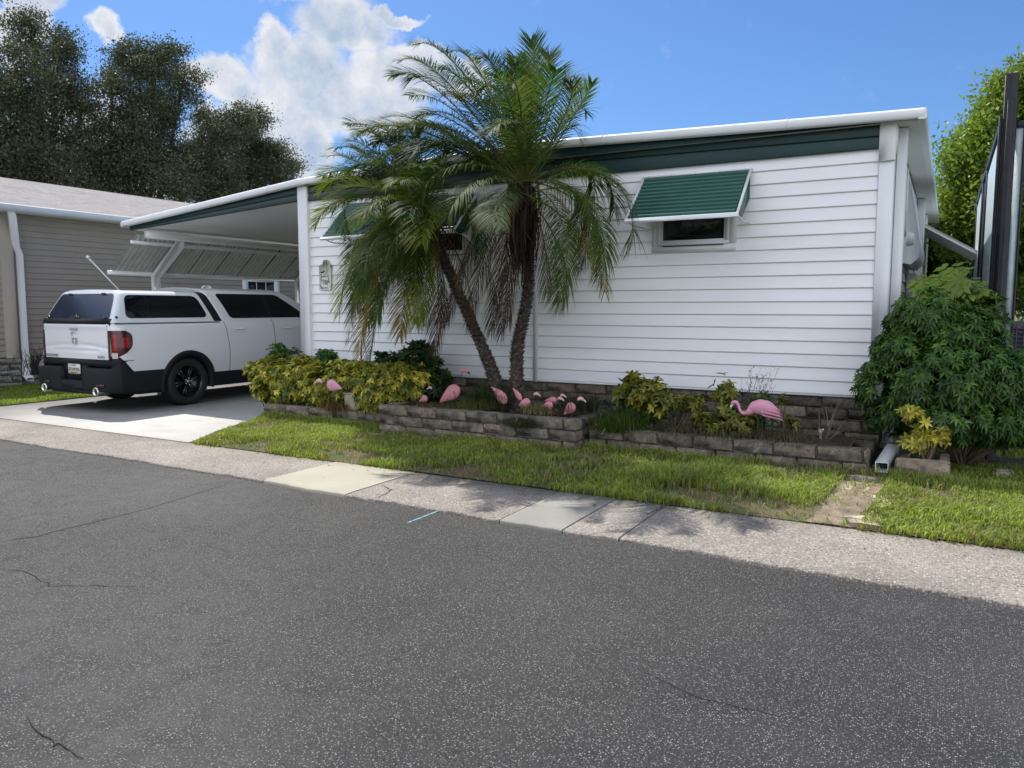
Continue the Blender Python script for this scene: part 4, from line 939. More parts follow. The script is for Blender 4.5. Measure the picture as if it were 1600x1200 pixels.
# wheels
def wheel(c, zc, sg):
    g = MB(); x0 = sg*.955; d = -sg
    prof = [(.255, .0), (.275, -.012), (.33, -.018), (.362, -.008), (.380, .02), (.385, .05), (.385, .20), (.375, .235), (.34, .255), (.26, .25)]
    g.lathe([(r_, d*t) for r_, t in prof], (x0, c, zc), 'x', 48); wh = TR(g, 'wheel', mt['rubber'], smooth=True)
    g = MB(); g.lathe([(.258, d*.0), (.25, d*.012), (.235, d*.03), (.235, d*.12), (.05, d*.13)], (x0, c, zc), 'x', 40)
    for k in range(6):
        a = 2*math.pi*k/6+.2; u = Vector((0, math.cos(a), math.sin(a))); v = Vector((0, -math.sin(a), math.cos(a))); o = Vector((x0, c, zc)); X_ = Vector((d, 0, 0))
        for s2 in (-1, 1):
            q = [o+u*.05+v*s2*.02+X_*.03, o+u*.245+v*s2*.045+X_*.012, o+u*.245+v*s2*.012+X_*.012, o+u*.05-v*s2*.004+X_*.03]
            g.add(q+[p+X_*.03 for p in q], [(0, 1, 2, 3), (7, 6, 5, 4), (0, 4, 5, 1), (1, 5, 6, 2), (2, 6, 7, 3), (3, 7, 4, 0)])
    g.lathe([(0, d*.0), (.03, d*.002), (.055, d*.02), (.06, d*.06)], (x0, c, zc), 'x', 24); TR(g, 'rim', mt['glossblack'], wh)
    g = MB(); g.lathe([(.0, -d*.004), (.022, -d*.003), (.028, d*.004)], (x0, c, zc), 'x', 18)
    for k in range(5): a = 2*math.pi*k/5; g.lathe([(0, -d*.0), (.009, d*.002), (.009, d*.03)], (x0, c+.055*math.cos(a), zc+.055*math.sin(a)), 'x', 8)
    TR(g, 'hub_cap', mt['chrome'], wh)
for c, zc in WC:
    for sg in (-1, 1): wheel(c, zc, sg)
g = MB(); g.prism([(2.35, 1.895), (2.42, 1.96), (2.50, 1.965), (2.56, 1.90)], 'x', -.025, .025); TR(g, 'roof_antenna', mt['paint'])
for sg in (-1, 1):
    g = MB(); g.cbox((sg*1.03-.10, 3.75, 1.33), (sg*1.03+.10, 3.87, 1.50), .03); TR(g, 'door_mirror', mt['paint'])
    g = MB(); g.cbox((sg*.72-.17, 5.18, .92), (sg*.72+.17, 5.28, 1.05), .02); TR(g, 'headlight', mt['clearlens'])
g = MB(); g.cbox((-.97, 5.10, .28), (.97, 5.31, .60), .03); g.box((-.55, 5.24, .60), (.55, 5.30, .98)); TR(g, 'front_bumper', mt['blackplastic'])
# ------------------------------------------------------------------ plants
def norm(a): return a/np.maximum(1e-9, np.linalg.norm(a, axis=-1, keepdims=True))
def add_leaves(g, c, d, n, L, Wd, col, droop=.25, fold=.25):
    """leaf blades: base c, direction d, normal n"""
    c = np.asarray(c); d = norm(d); s = norm(np.cross(d, n)); n = norm(np.cross(s, d)); L = L[:, None]; Wd = Wd[:, None]; dn = np.array([0, 0, -1.])
    m1 = c+d*L*.34+dn*L*droop*.08; m2 = c+d*L*.70+dn*L*droop*.42; a = s*Wd*.5; b = s*Wd*.42; u = n*Wd*fold
    V = np.stack([c, m1+a+u, m1-a+u, m1, m2+b+u, m2-b+u, m2, c+d*L+dn*L*droop], 1)
    i = np.arange(len(c))*8; F = np.concatenate([np.stack([i, i+2, i+3, i+1], 1), np.stack([i+1, i+3, i+6, i+4], 1), np.stack([i+3, i+2, i+5, i+6], 1), np.stack([i+6, i+5, i+7, i+4], 1)])
    cv = np.repeat(col[:, None, :], 8, 1); g.add(V.reshape(-1, 3), F, cv.reshape(-1, 3))
def rdir(n, up=0.): v = rng.normal(size=(n, 3)); v[:, 2] += up; return norm(v)
def whorls(g, c, ax, nl, L, Wd, cols, droop=.5, spread=1.0):
    """palmate whorls of nl leaflets round axis ax"""
    n = len(c); droop = droop*.38; ax = norm(norm(ax)+rng.normal(0, .30, (n, 3))); t = rdir(n); u = norm(np.cross(ax, t)); v = np.cross(ax, u); ph = rng.uniform(0, 6.28, n)
    for k in range(nl):
        a = ph+2*math.pi*k/nl+rng.normal(0, .12, n); rad = u*np.cos(a)[:, None]+v*np.sin(a)[:, None]; d = norm(rad*spread+ax*rng.uniform(-.05, .6, (n, 1)))
        l = L*rng.uniform(.75, 1.15, n); cl = cols*rng.uniform(.45, 1.4, (n, 1)); add_leaves(g, c, d, ax+rad*.0+.001, l, Wd*l/L*rng.uniform(.85, 1.15, n), cl, droop)
def shell_pts(blobs, n, inner=.55, p=.5, lowcut=None):
    """points in ellipsoids, biased to their surfaces; returns points and outward axes"""
    vol = np.array([(b[3]*b[4]*b[5])**(2/3) for b in blobs]); k = rng.choice(len(blobs), n, p=vol/vol.sum()); B = np.array(blobs, float)
    d = rdir(n); r = inner+(1-inner)*rng.random(n)**p; q = B[k, :3]+d*B[k, 3:6]*r[:, None]; ax = norm(d/B[k, 3:6]); return q, ax
YEL = np.array((.66, .60, .09)); VGR = np.array((.06, .12, .02)); DGR = np.array((.022, .055, .016)); MGR = np.array((.05, .11, .022))
def stems(g, base, tips, r0=.012, r1=.004, bend=.02):
    for t in tips:
        t = Vector(t); b = Vector(base)+Vector((random.gauss(0, .03), random.gauss(0, .03), 0)); m_ = b.lerp(t, .5)+Vector((random.gauss(0, bend), random.gauss(0, bend), 0)); g.tube([b, b.lerp(m_, .6), m_.lerp(t, .4), t], [r0, r0*.8, (r0+r1)/2, r1], 5)
def shrub(name, label, blobs, n, L, Wd, colfn, base, nl=7, droop=.5, up=.6, cat='shrub', inner=.55, group=None, nstem=14, spread=1.0):
    th = thing(name, label, cat, base, group); q, ax = shell_pts(blobs, int(n*1.6), inner); vn = vnoise(q[:, 0]*1+q[:, 1]*.3+60, q[:, 2]+40, 9, 77); kk = rng.random(len(q)) < np.clip((vn-.28)*3.2, .06, 1); q, ax = q[kk]+rng.normal(0, .02, (kk.sum(), 3)), ax[kk]; ax = norm(ax+np.array([0, 0, up])); keep = q[:, 2] > base[2]+.02; q, ax = q[keep], ax[keep]
    g = MB(); whorls(g, q, ax, nl, L, Wd, colfn(q, ax), droop, spread); local(g.build('foliage', mt['leaf']), th)
    g = MB(); B = Vector(base); idx = rng.choice(len(q), min(nstem, len(q)), replace=False); stems(g, B, [tuple(q[i]) for i in idx], .014, .004); local(g.build('stem', mt['brownwood']), th); return th
def col_var(q, ax):    # variegated: new growth outside is yellow
    n = len(q); t = np.clip(.42+rng.normal(0, .34, n)+ax[:, 2]*.14, 0, 1)[:, None]; return VGR*(1-t)+YEL*t
def col_var2(q, ax):
    n = len(q); t = np.clip(.28+rng.normal(0, .30, n)+ax[:, 2]*.1, 0, 1)[:, None]; return VGR*(1-t)+YEL*t
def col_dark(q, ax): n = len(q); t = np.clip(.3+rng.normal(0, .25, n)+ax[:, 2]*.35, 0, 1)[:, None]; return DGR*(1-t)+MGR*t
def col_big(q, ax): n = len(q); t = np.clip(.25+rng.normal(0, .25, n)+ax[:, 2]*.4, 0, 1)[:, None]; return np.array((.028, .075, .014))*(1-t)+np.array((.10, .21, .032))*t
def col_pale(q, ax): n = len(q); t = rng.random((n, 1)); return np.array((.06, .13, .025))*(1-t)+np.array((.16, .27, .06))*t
def bp(px, py, Y, rpx, ry=None, rzp=None, rd=None):   # ellipsoid from a measured direction at distance Y, radius in metres
    p = WY(px, py, Y); dep = Vector((p.x, p.y, 0)).dot(Vector((-math.sin(YAW), math.cos(YAW), 0))); k = dep/FPX; return (p.x, p.y, p.z, rpx*k, rd or rpx*k*.8, (rzp or rpx)*k)
# yellow variegated hedge, three bushes
shrub('croton_bush', 'yellow and green variegated bush at the driveway end of the hedge', [bp(425, 595, 8.0, 35, rzp=34, rd=.28), bp(452, 595, 8.0, 40, rzp=34, rd=.3), bp(402, 580, 8.05, 18, rzp=14, rd=.2), bp(440, 580, 8.1, 40, rzp=25, rd=.3)], 1700, .068, .029, col_var, (-8.0, 8.05, .15), 6, .55, cat='bush', group='yellow hedge bushes')
shrub('croton_bush', 'yellow and green variegated bush behind the lone pale pink flamingo', [bp(500, 600, 8.0, 45, rzp=32, rd=.28), bp(535, 595, 8.05, 45, rzp=32, rd=.28), bp(480, 585, 8.1, 40, rzp=25, rd=.3)], 1700, .068, .029, col_var, (-7.3, 8.05, .15), 6, .55, cat='bush', group='yellow hedge bushes')
shrub('croton_bush', 'yellow and green variegated bush spilling over the planter corner', [bp(590, 610, 7.9, 38, rzp=36, rd=.28), bp(620, 600, 8.0, 40, rzp=34, rd=.28), bp(570, 592, 8.05, 40, rzp=28, rd=.28), bp(645, 595, 8.1, 26, rzp=26, rd=.25)], 1900, .068, .029, col_var, (-6.55, 8.0, .15), 6, .55, cat='bush', group='yellow hedge bushes')
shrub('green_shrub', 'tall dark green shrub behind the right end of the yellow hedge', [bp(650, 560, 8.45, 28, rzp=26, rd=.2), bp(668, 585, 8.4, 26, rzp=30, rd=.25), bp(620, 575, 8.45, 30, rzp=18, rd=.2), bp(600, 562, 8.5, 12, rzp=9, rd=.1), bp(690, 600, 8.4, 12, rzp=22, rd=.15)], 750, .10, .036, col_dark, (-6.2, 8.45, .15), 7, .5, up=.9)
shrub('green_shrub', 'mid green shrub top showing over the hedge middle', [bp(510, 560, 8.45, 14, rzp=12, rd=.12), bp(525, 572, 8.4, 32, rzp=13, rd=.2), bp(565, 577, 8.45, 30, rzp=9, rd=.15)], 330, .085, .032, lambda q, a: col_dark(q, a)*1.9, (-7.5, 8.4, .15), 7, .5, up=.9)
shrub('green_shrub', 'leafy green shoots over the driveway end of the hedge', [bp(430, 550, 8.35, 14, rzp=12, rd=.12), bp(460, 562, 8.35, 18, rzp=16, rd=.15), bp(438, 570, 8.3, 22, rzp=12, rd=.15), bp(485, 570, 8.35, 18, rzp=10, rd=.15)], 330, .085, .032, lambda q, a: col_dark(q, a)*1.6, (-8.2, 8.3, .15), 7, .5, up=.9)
# big shrub at the right corner
bigb0 = [bp(1450, 500, 8.35, 60, rzp=48, rd=.42), bp(1500, 530, 8.3, 55, rzp=50, rd=.45), bp(1420, 555, 8.2, 55, rzp=45, rd=.45), bp(1400, 610, 8.1, 58, rzp=50, rd=.45), bp(1470, 600, 7.95, 80, rzp=60, rd=.45),
        bp(1545, 600, 8.15, 60, rzp=60, rd=.5), bp(1590, 610, 8.3, 45, rzp=62, rd=.5), bp(1500, 660, 7.9, 80, rzp=38, rd=.4), bp(1395, 650, 8.15, 40, rzp=30, rd=.3), bp(1450, 650, 8.0, 70, rzp=32, rd=.35), bp(1575, 660, 8.2, 50, rzp=40, rd=.4), bp(1620, 640, 8.5, 60, rzp=60, rd=.5)]
bigb = [(b[0]*(1+.2/b[1]), b[1]+.2, b[2], b[3], b[4]*.75, b[5]) for b in bigb0]
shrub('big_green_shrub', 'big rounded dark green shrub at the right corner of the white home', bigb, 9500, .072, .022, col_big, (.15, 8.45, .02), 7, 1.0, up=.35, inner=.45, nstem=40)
g = MB(); 
shrub('shrub', 'lighter feathery green shrub rising behind the big dark one', [bp(1510, 500, 8.9, 32, rzp=60, rd=.3), bp(1545, 520, 8.8, 26, rzp=60, rd=.3), bp(1490, 480, 8.9, 25, rzp=30, rd=.2)], 900, .075, .02, lambda q, a: col_pale(q, a)*.75, (.3, 8.85, 0), 8, .3, up=.9)
# papaya-like plant with big lobed leaves
pap = thing('papaya_plant', 'young plant with big lobed yellow green leaves above the shrub', 'plant', (.32, 8.7, 0))
g = MB(); top = WY(1500, 470, 8.75); g.tube([(.32, 8.7, 0), top], [.02, .01], 6); leafpos = [(1462, 448, .34), (1500, 436, .40), (1528, 450, .36), (1495, 462, .34), (1470, 472, .26), (1530, 478, .30)]
for px, py, s_ in leafpos: g.tube([top, WY(px, py, 8.75+random.uniform(-.15, .15))], .005, 5)
local(g.build('stem', mt['brownwood']), pap)
g = MB()
for px, py, s_ in leafpos:
    c = np.array(WY(px, py, 8.75+random.uniform(-.15, .15))); ax = norm(np.array([random.gauss(0, .35), -.7+random.gauss(0, .2), .8])); t = norm(np.cross(ax, (1, .2, 0))); u = np.cross(ax, t)
    for k in range(8):
        a = -2.3+4.6*k/7; d = norm(t*math.sin(a)+u*-math.cos(a)*-1*.9+ax*.1)
        L_ = s_*(.55 if k in (0, 7) else .8 if k in (1, 6) else 1)*.75; col = np.array([[.17, .26, .035]])*random.uniform(.7, 1.15)
        add_leaves(g, c[None], d[None], ax[None], np.array([L_]), np.array([L_*.42]), col, .25, .1)
        for f, sg in ((.45, 1), (.45, -1), (.7, 1), (.7, -1)):
            sd = norm(d+np.cross(ax, d)*sg*.8); add_leaves(g, (c+d*L_*f)[None], sd[None], ax[None], np.array([L_*.38]), np.array([L_*.2]), col, .3, .1)
local(g.build('foliage', mt['leaf']), pap)
# little yellow plant
shrub('yellow_plant', 'small bright yellow leaved plant in the tan block planter', [bp(1425, 648, 7.80, 14, rzp=8, rd=.07), bp(1432, 662, 7.80, 10, rzp=12, rd=.07), bp(1425, 688, 7.80, 22, rzp=9, rd=.08), bp(1467, 682, 7.80, 10, rzp=8, rd=.05), bp(1440, 672, 7.80, 6, rzp=8, rd=.05)], 130, .075, .024,
      lambda q, a: np.clip(rng.normal(1, .2, (len(q), 1)), .5, 1.4)*np.array((.55, .50, .09)), (-.13, 7.84, .1), 7, .3, up=.6, cat='plant', nstem=9)
# right bed plants
shrub('variegated_shrub', 'bushy yellow flecked green shrub at the left of the low planter', [bp(1010, 615, 8.2, 30, rzp=24, rd=.2), bp(970, 610, 8.25, 14, rzp=18, rd=.12), bp(990, 595, 8.3, 10, rzp=10, rd=.08), bp(1030, 630, 8.15, 26, rzp=26, rd=.18), bp(1010, 640, 8.1, 34, rzp=16, rd=.15)], 330, .085, .034, lambda q, a: col_var2(q, a)*.7, (-3.0, 8.2, .17), 6, .45)
shrub('small_plant', 'short leafy stalks between two taller plants in the low planter', [bp(1080, 628, 8.25, 16, rzp=9, rd=.12), bp(1095, 625, 8.25, 9, rzp=7, rd=.07), bp(1068, 630, 8.2, 9, rzp=8, rd=.07)], 48, .07, .028, lambda q, a: col_var2(q, a)*.7, (-2.55, 8.22, .17), 6, .45, cat='plant', nstem=12)
shrub('tall_leafy_stalk', 'tallest leafy stalk left of the bright pink flamingo', [bp(1124, 598, 8.3, 12, rzp=10, rd=.08), bp(1135, 615, 8.25, 13, rzp=16, rd=.1), bp(1142, 640, 8.2, 9, rzp=10, rd=.08)], 85, .08, .03, lambda q, a: col_var2(q, a)*.7, (-2.2, 8.3, .17), 6, .45, cat='plant', nstem=10)
shrub('small_plant', 'low leafy plant in front of the tallest stalk by the flamingo', [bp(1120, 662, 8.0, 20, rzp=12, rd=.12), bp(1155, 660, 8.0, 16, rzp=14, rd=.12), bp(1100, 655, 8.05, 12, rzp=12, rd=.1)], 130, .075, .03, lambda q, a: col_var2(q, a)*.5, (-2.1, 8.0, .17), 6, .45, cat='plant')
shrub('small_plant', 'leafy plant behind the bright pink flamingo', [bp(1188, 626, 8.4, 14, rzp=6, rd=.08), bp(1175, 650, 8.3, 22, rzp=14, rd=.12), bp(1200, 660, 8.3, 14, rzp=12, rd=.1)], 110, .075, .028, lambda q, a: col_dark(q, a)*1.5, (-1.75, 8.35, .17), 6, .45, cat='plant')
shrub('small_plant', 'thin leafy sprig right of the bright pink flamingo', [bp(1230, 627, 8.4, 10, rzp=5, rd=.06), bp(1232, 662, 8.2, 12, rzp=10, rd=.08)], 38, .07, .028, lambda q, a: col_var2(q, a)*.5, (-1.45, 8.3, .17), 6, .45, cat='plant', nstem=6)
def twig_plant(name, label, base, tips, r=.005, cat='plant', leaves=0, col=(.12, .16, .05), mat='brownwood', sub=4, ls=.02):
    th = thing(name, label, cat, base); g = MB(); B = Vector(base); ends = []
    for t in tips:
        t = Vector(t); m_ = B.lerp(t, .5)+Vector((random.gauss(0, .03), random.gauss(0, .03), 0)); g.tube([B, m_, t], [r, r*.7, r*.35], 5)
        for k in range(sub):
            f = random.uniform(.35, .95); p = B.lerp(t, f); e = p+Vector((random.gauss(0, .06), random.gauss(0, .05), random.uniform(.03, .12))); g.tube([p, e], [r*.4, r*.2], 4); ends.append(e)
            for _ in range(2):
                e2 = p.lerp(e, random.random())+Vector((random.gauss(0, .03), random.gauss(0, .03), random.uniform(.01, .06))); g.tube([p.lerp(e, .5), e2], r*.2, 4); ends.append(e2)
    local(g.build('stem', mt[mat]), th)
    if leaves:
        c = np.array([tuple(random.choice(ends)+Vector((random.gauss(0, .012),)*3)) for _ in range(leaves)]); n = len(c); h = MB(); add_leaves(h, c, rdir(n, .5), rdir(n, 1.), np.full(n, ls)*rng.uniform(.6, 1.3, n), np.full(n, ls*.35), np.array(col)*rng.uniform(.6, 1.3, (n, 1)), .1); local(h.build('foliage', mt['leaf']), th)
    return th
bw = (-1.85, 8.4, .17)
twig_plant('wispy_plant', 'wispy airy plant standing against the white siding behind the flamingo', bw, [tuple(WY(px, py, 8.45+random.uniform(-.08, .08))) for px, py in [(1160, 590), (1175, 575), (1190, 572), (1205, 578), (1215, 580), (1170, 600), (1200, 600), (1212, 600), (1182, 590), (1165, 610), (1195, 585)]], .0035, leaves=260, col=(.10, .15, .08), mat='brownwood', ls=.03, sub=5)
twig_plant('bare_stalk', 'bare dry grey stalks in the low planter near the big shrub', (-1.05, 8.35, .16), [tuple(WY(px, py, 8.35+random.uniform(-.1, .1))) for px, py in [(1280, 645), (1290, 635), (1305, 638), (1310, 625), (1322, 655), (1300, 660), (1318, 668)]], .005, mat='drystem', sub=1)
twig_plant('bare_stalk', 'leaning bare stems between the leafy plants of the low planter', (-2.62, 8.2, .16), [tuple(WY(px, py, 8.2+random.uniform(-.1, .1))) for px, py in [(1062, 640), (1070, 628), (1085, 632), (1098, 640), (1078, 640)]], .005, mat='drystem', sub=1)
def tuft(name, label, base, rad, h, n, col, wd=.003, z=None, cat='plant', droop=.6, mat='leaf'):
    th = thing(name, label, cat, base); c = np.array(base)+np.stack([rng.normal(0, rad*.25, n), rng.normal(0, rad*.25, n), np.zeros(n)], 1)
    a = rng.uniform(0, 6.28, n); ln = rng.uniform(.2, 1, n); d = norm(np.stack([np.cos(a)*ln, np.sin(a)*ln*.8, rng.uniform(.4, 1.2, n)], 1)); L = h*rng.uniform(.6, 1.3, n)
    g = MB(); P0 = c; P1 = c+d*L[:, None]*.5; P2 = c+d*L[:, None]*.85-np.array([0, 0, 1])*(L*droop*.25)[:, None]; P3 = P2+(d*np.array([1, 1, .0]))*L[:, None]*.3-np.array([0, 0, 1])*(L*droop*.3)[:, None]
    s = norm(np.cross(d, np.array([0, 0, 1.])))*wd; cl = np.array(col)*rng.uniform(.6, 1.4, (n, 1))
    V = np.stack([P0-s, P0+s, P1-s, P1+s, P2-s*.8, P2+s*.8, P3-s*.2, P3+s*.2], 1); i = np.arange(n)*8
    F = np.concatenate([np.stack([i+k, i+k+1, i+k+3, i+k+2], 1) for k in (0, 2, 4)]); g.add(V.reshape(-1, 3), F, np.repeat(cl[:, None], 8, 1).reshape(-1, 3)); local(g.build('foliage', mt[mat]), th)
    return th
tuft('asparagus_fern', 'fluffy green fern tuft at the corner between the planters', tuple(WY(965, 672, 7.85)), .45, .26, 1500, (.07, .12, .02), .0025)
tuft('asparagus_fern', 'darker fern clump behind the corner fern tuft', tuple(WY(990, 660, 8.05)), .4, .22, 900, (.04, .08, .018), .0025)
tuft('asparagus_fern', 'dark dry fern hanging over the front of the raised planter', tuple(WY(815, 668, 7.42)+Vector((0, 0, .02))), .28, .16, 1300, (.05, .06, .025), .002, droop=1.2)
tuft('grass_tuft', 'yellowish grass tuft behind the big teardrop flamingos', tuple(WY(745, 638, 7.9)), .45, .16, 700, (.14, .16, .05), .003)
tuft('grass_tuft', 'dark green tuft in front of the left palm trunk', tuple(WY(765, 628, 8.1)), .5, .26, 700, (.05, .08, .025), .003)
tuft('grass_tuft', 'pale dry grass tuft between the small flamingos', tuple(WY(845, 645, 7.85)), .35, .15, 500, (.22, .21, .09), .003)
tuft('grass_tuft', 'dark grass tuft behind the small flamingos', tuple(WY(905, 640, 8.1)), .6, .22, 600, (.035, .05, .02), .003)
tuft('grass_tuft', 'brown dried weeds on top of the left low planter', tuple(WY(530, 640, 7.8)), .4, .16, 500, (.20, .11, .04), .003, droop=1.)
tuft('grass_tuft', 'dry weeds spilling over the left end of the high planter', tuple(WY(670, 635, 7.75)), .5, .07, 400, (.16, .13, .05), .003)
for i_, (px, py, n_, lab) in enumerate([(1060, 672, 500, 'low matted grass left in the low planter'), (1150, 680, 600, 'low matted grass in the middle of the low planter'), (1240, 685, 400, 'thin matted grass right in the low planter')]):
    tuft('matted_grass', lab, tuple(WY(px, py, 7.95)), 1.2, .11, n_, (.085, .085, .035), .0025)
tuft('weed', 'small weed at the mouth of the white downpipe', tuple(G(1362, 722, .05)), .2, .12, 180, (.03, .07, .015), .005, z=.05, cat='weed')
tuft('dead_shrub', 'dry leafless brown shrub between the pickup and the tan house', tuple(WX(60, 560, -14.6)-Vector((0, 0, .3))), .5, .6, 160, (.05, .03, .025), .004)
# small ground litter: fallen leaves
g = MB(); n = 260; xx = rng.uniform(-7.4, 1.5, n); yy = rng.uniform(5.0, 7.6, n)
c = np.stack([xx, yy, np.where(yy < WALKY, .006, LZ+.03)], 1); keep = (yy > 5.5) | (rng.random(n) < .25); c = c[keep]; n = len(c)
add_leaves(g, c, rdir(n)*np.array([1, 1, .1]), np.tile([0, 0, 1.], (n, 1)), rng.uniform(.02, .05, n), rng.uniform(.008, .02, n), np.array((.28, .2, .12))*rng.uniform(.4, 1.5, (n, 1)), 0.); tag(g.build('fallen_leaves', mt['leaf']), 'scattered dry fallen leaves on the lawn and pavement', 'leaves', kind='stuff')
# downpipe end lying on the ground
dp = thing('drain_pipe', 'white square downpipe lying between planters, open dark end forward', 'pipe', (-.46, 7.72, .05))
g = MB(); pth = [(-.42, 8.45, .16), (-.47, 7.72, .10)]; P = []
for p in pth: P.append([(p[0]-.055, p[1], p[2]-.045), (p[0]+.055, p[1], p[2]-.045), (p[0]+.055, p[1], p[2]+.05), (p[0]-.055, p[1], p[2]+.05), (p[0]-.055, p[1], p[2]-.045)])
g.grid(np.array(P)); P2 = np.array(P); ctr = np.array([[p] for p in pth]); g.grid((ctr+(P2-ctr)*.88)[::-1]); P3 = np.array([P2[1], (ctr+(P2-ctr)*.88)[1]]); g.grid(P3); local(g.build('pipe', mt['white_paint']), dp)
g = MB(); q = (ctr+(P2-ctr)*.88)[1].copy(); q[:, 1] += .12; g.add(q[:4], [(0, 1, 2, 3)]); local(g.build('pipe_bore', mt['black']), dp)
# pot in the hedge
g = MB(); p = WY(549, 622, 7.86); g.cbox((p.x-.09, p.y-.05, .19), (p.x+.09, p.y+.1, .42), .015); g.box((p.x-.1, p.y-.055, .41), (p.x+.1, p.y+.105, .43)); tag(g.build('garden_pot', mt['ceramic']), 'squat tan stone pot set among the yellow bushes', 'pot')
# ------------------------------------------------------------------ palms
def bez(P, t):
    t = t[:, None]; return (1-t)**3*P[0]+3*(1-t)**2*t*P[1]+3*(1-t)*t*t*P[2]+t**3*P[3]
def frond(P, col, LL=.37, nl=52, dead=False, wid=.0058, droop=.5, wind=(-.25, 0, 0), t0=.16, roll=0., parent=None, name='frond', vee=.3, lab=None):
    P = np.array(P, float); ts = np.linspace(0, 1, 26); C_ = bez(P, ts); g = MB(); col = np.array(col, float)
    Lr = np.linalg.norm(np.diff(C_, axis=0), axis=1).sum()
    rad = .0085*(1-ts)**.7+.0014; g.tube([tuple(p) for p in C_], list(rad), 5, False, np.array((.16, .17, .05)) if not dead else np.array((.13, .09, .06)))
    n = max(12, int(nl*Lr/1.3)); t = np.linspace(t0, .995, n); t = np.concatenate([t, t+.4/n]).clip(0, .999); sg = np.concatenate([np.ones(n), -np.ones(n)])
    B = bez(P, t); T_ = norm(bez(P, np.clip(t+.01, 0, 1))-bez(P, np.clip(t-.01, 0, 1))); up = np.array([0, 0, 1.])+rng.normal(0, .03, 3)
    S = norm(np.cross(T_, up)); N_ = norm(np.cross(S, T_)); cr, sr = math.cos(roll), math.sin(roll); S, N_ = S*cr+N_*sr, N_*cr-S*sr
    u = (t-t0)/(1-t0); ang = np.radians(62-34*u)+rng.normal(0, .07, len(t))
    d = T_*np.cos(ang)[:, None]+S*(sg*np.sin(ang))[:, None]+N_*(vee+rng.normal(0, .10, len(t)))[:, None]; d = norm(d)
    L = LL*(.42+.58*np.sin(math.pi*np.clip(u*.80+.14, 0, 1)))*rng.uniform(.85, 1.1, len(t)); L = np.where(u > .9, L*.75, L)
    gv = np.array([wind[0], wind[1], -1.])*droop*(2.2 if dead else 1)
    ws = norm(np.cross(d, N_)); st = [0, .3, .65, 1]; Q = []
    for s in st: Q.append(B+d*(L*s)[:, None]+gv*(L*s*s)[:, None]*.62+rng.normal(0, .006 if dead else .002, B.shape)*s)
    wf = [.55, 1, .75, .06]; V = []
    for q, f in zip(Q, wf): V += [q-ws*wid*f, q+ws*wid*f]
    V = np.stack(V, 1); i = np.arange(len(t))*8; F = np.concatenate([np.stack([i+k, i+k+1, i+k+3, i+k+2], 1) for k in (0, 2, 4)])
    c = col*rng.uniform(.75, 1.25, (len(t), 1)); cv = np.repeat(c[:, None], 8, 1); 
    if not dead: cv[:, 6:] = cv[:, 6:]*.6+np.array((.25, .2, .06))*.4
    g.add(V.reshape(-1, 3), F, cv.reshape(-1, 3)); o = g.build(name, mt['frond'], parent); o.location = -parent.location
    if lab: o['label'] = lab
    return o
GRN = (.034, .074, .017); GR2 = (.055, .105, .018); YLG = (.125, .16, .02); BRN = (.10, .068, .05); GRB = (.07, .105, .045); YBR = (.24, .17, .035)
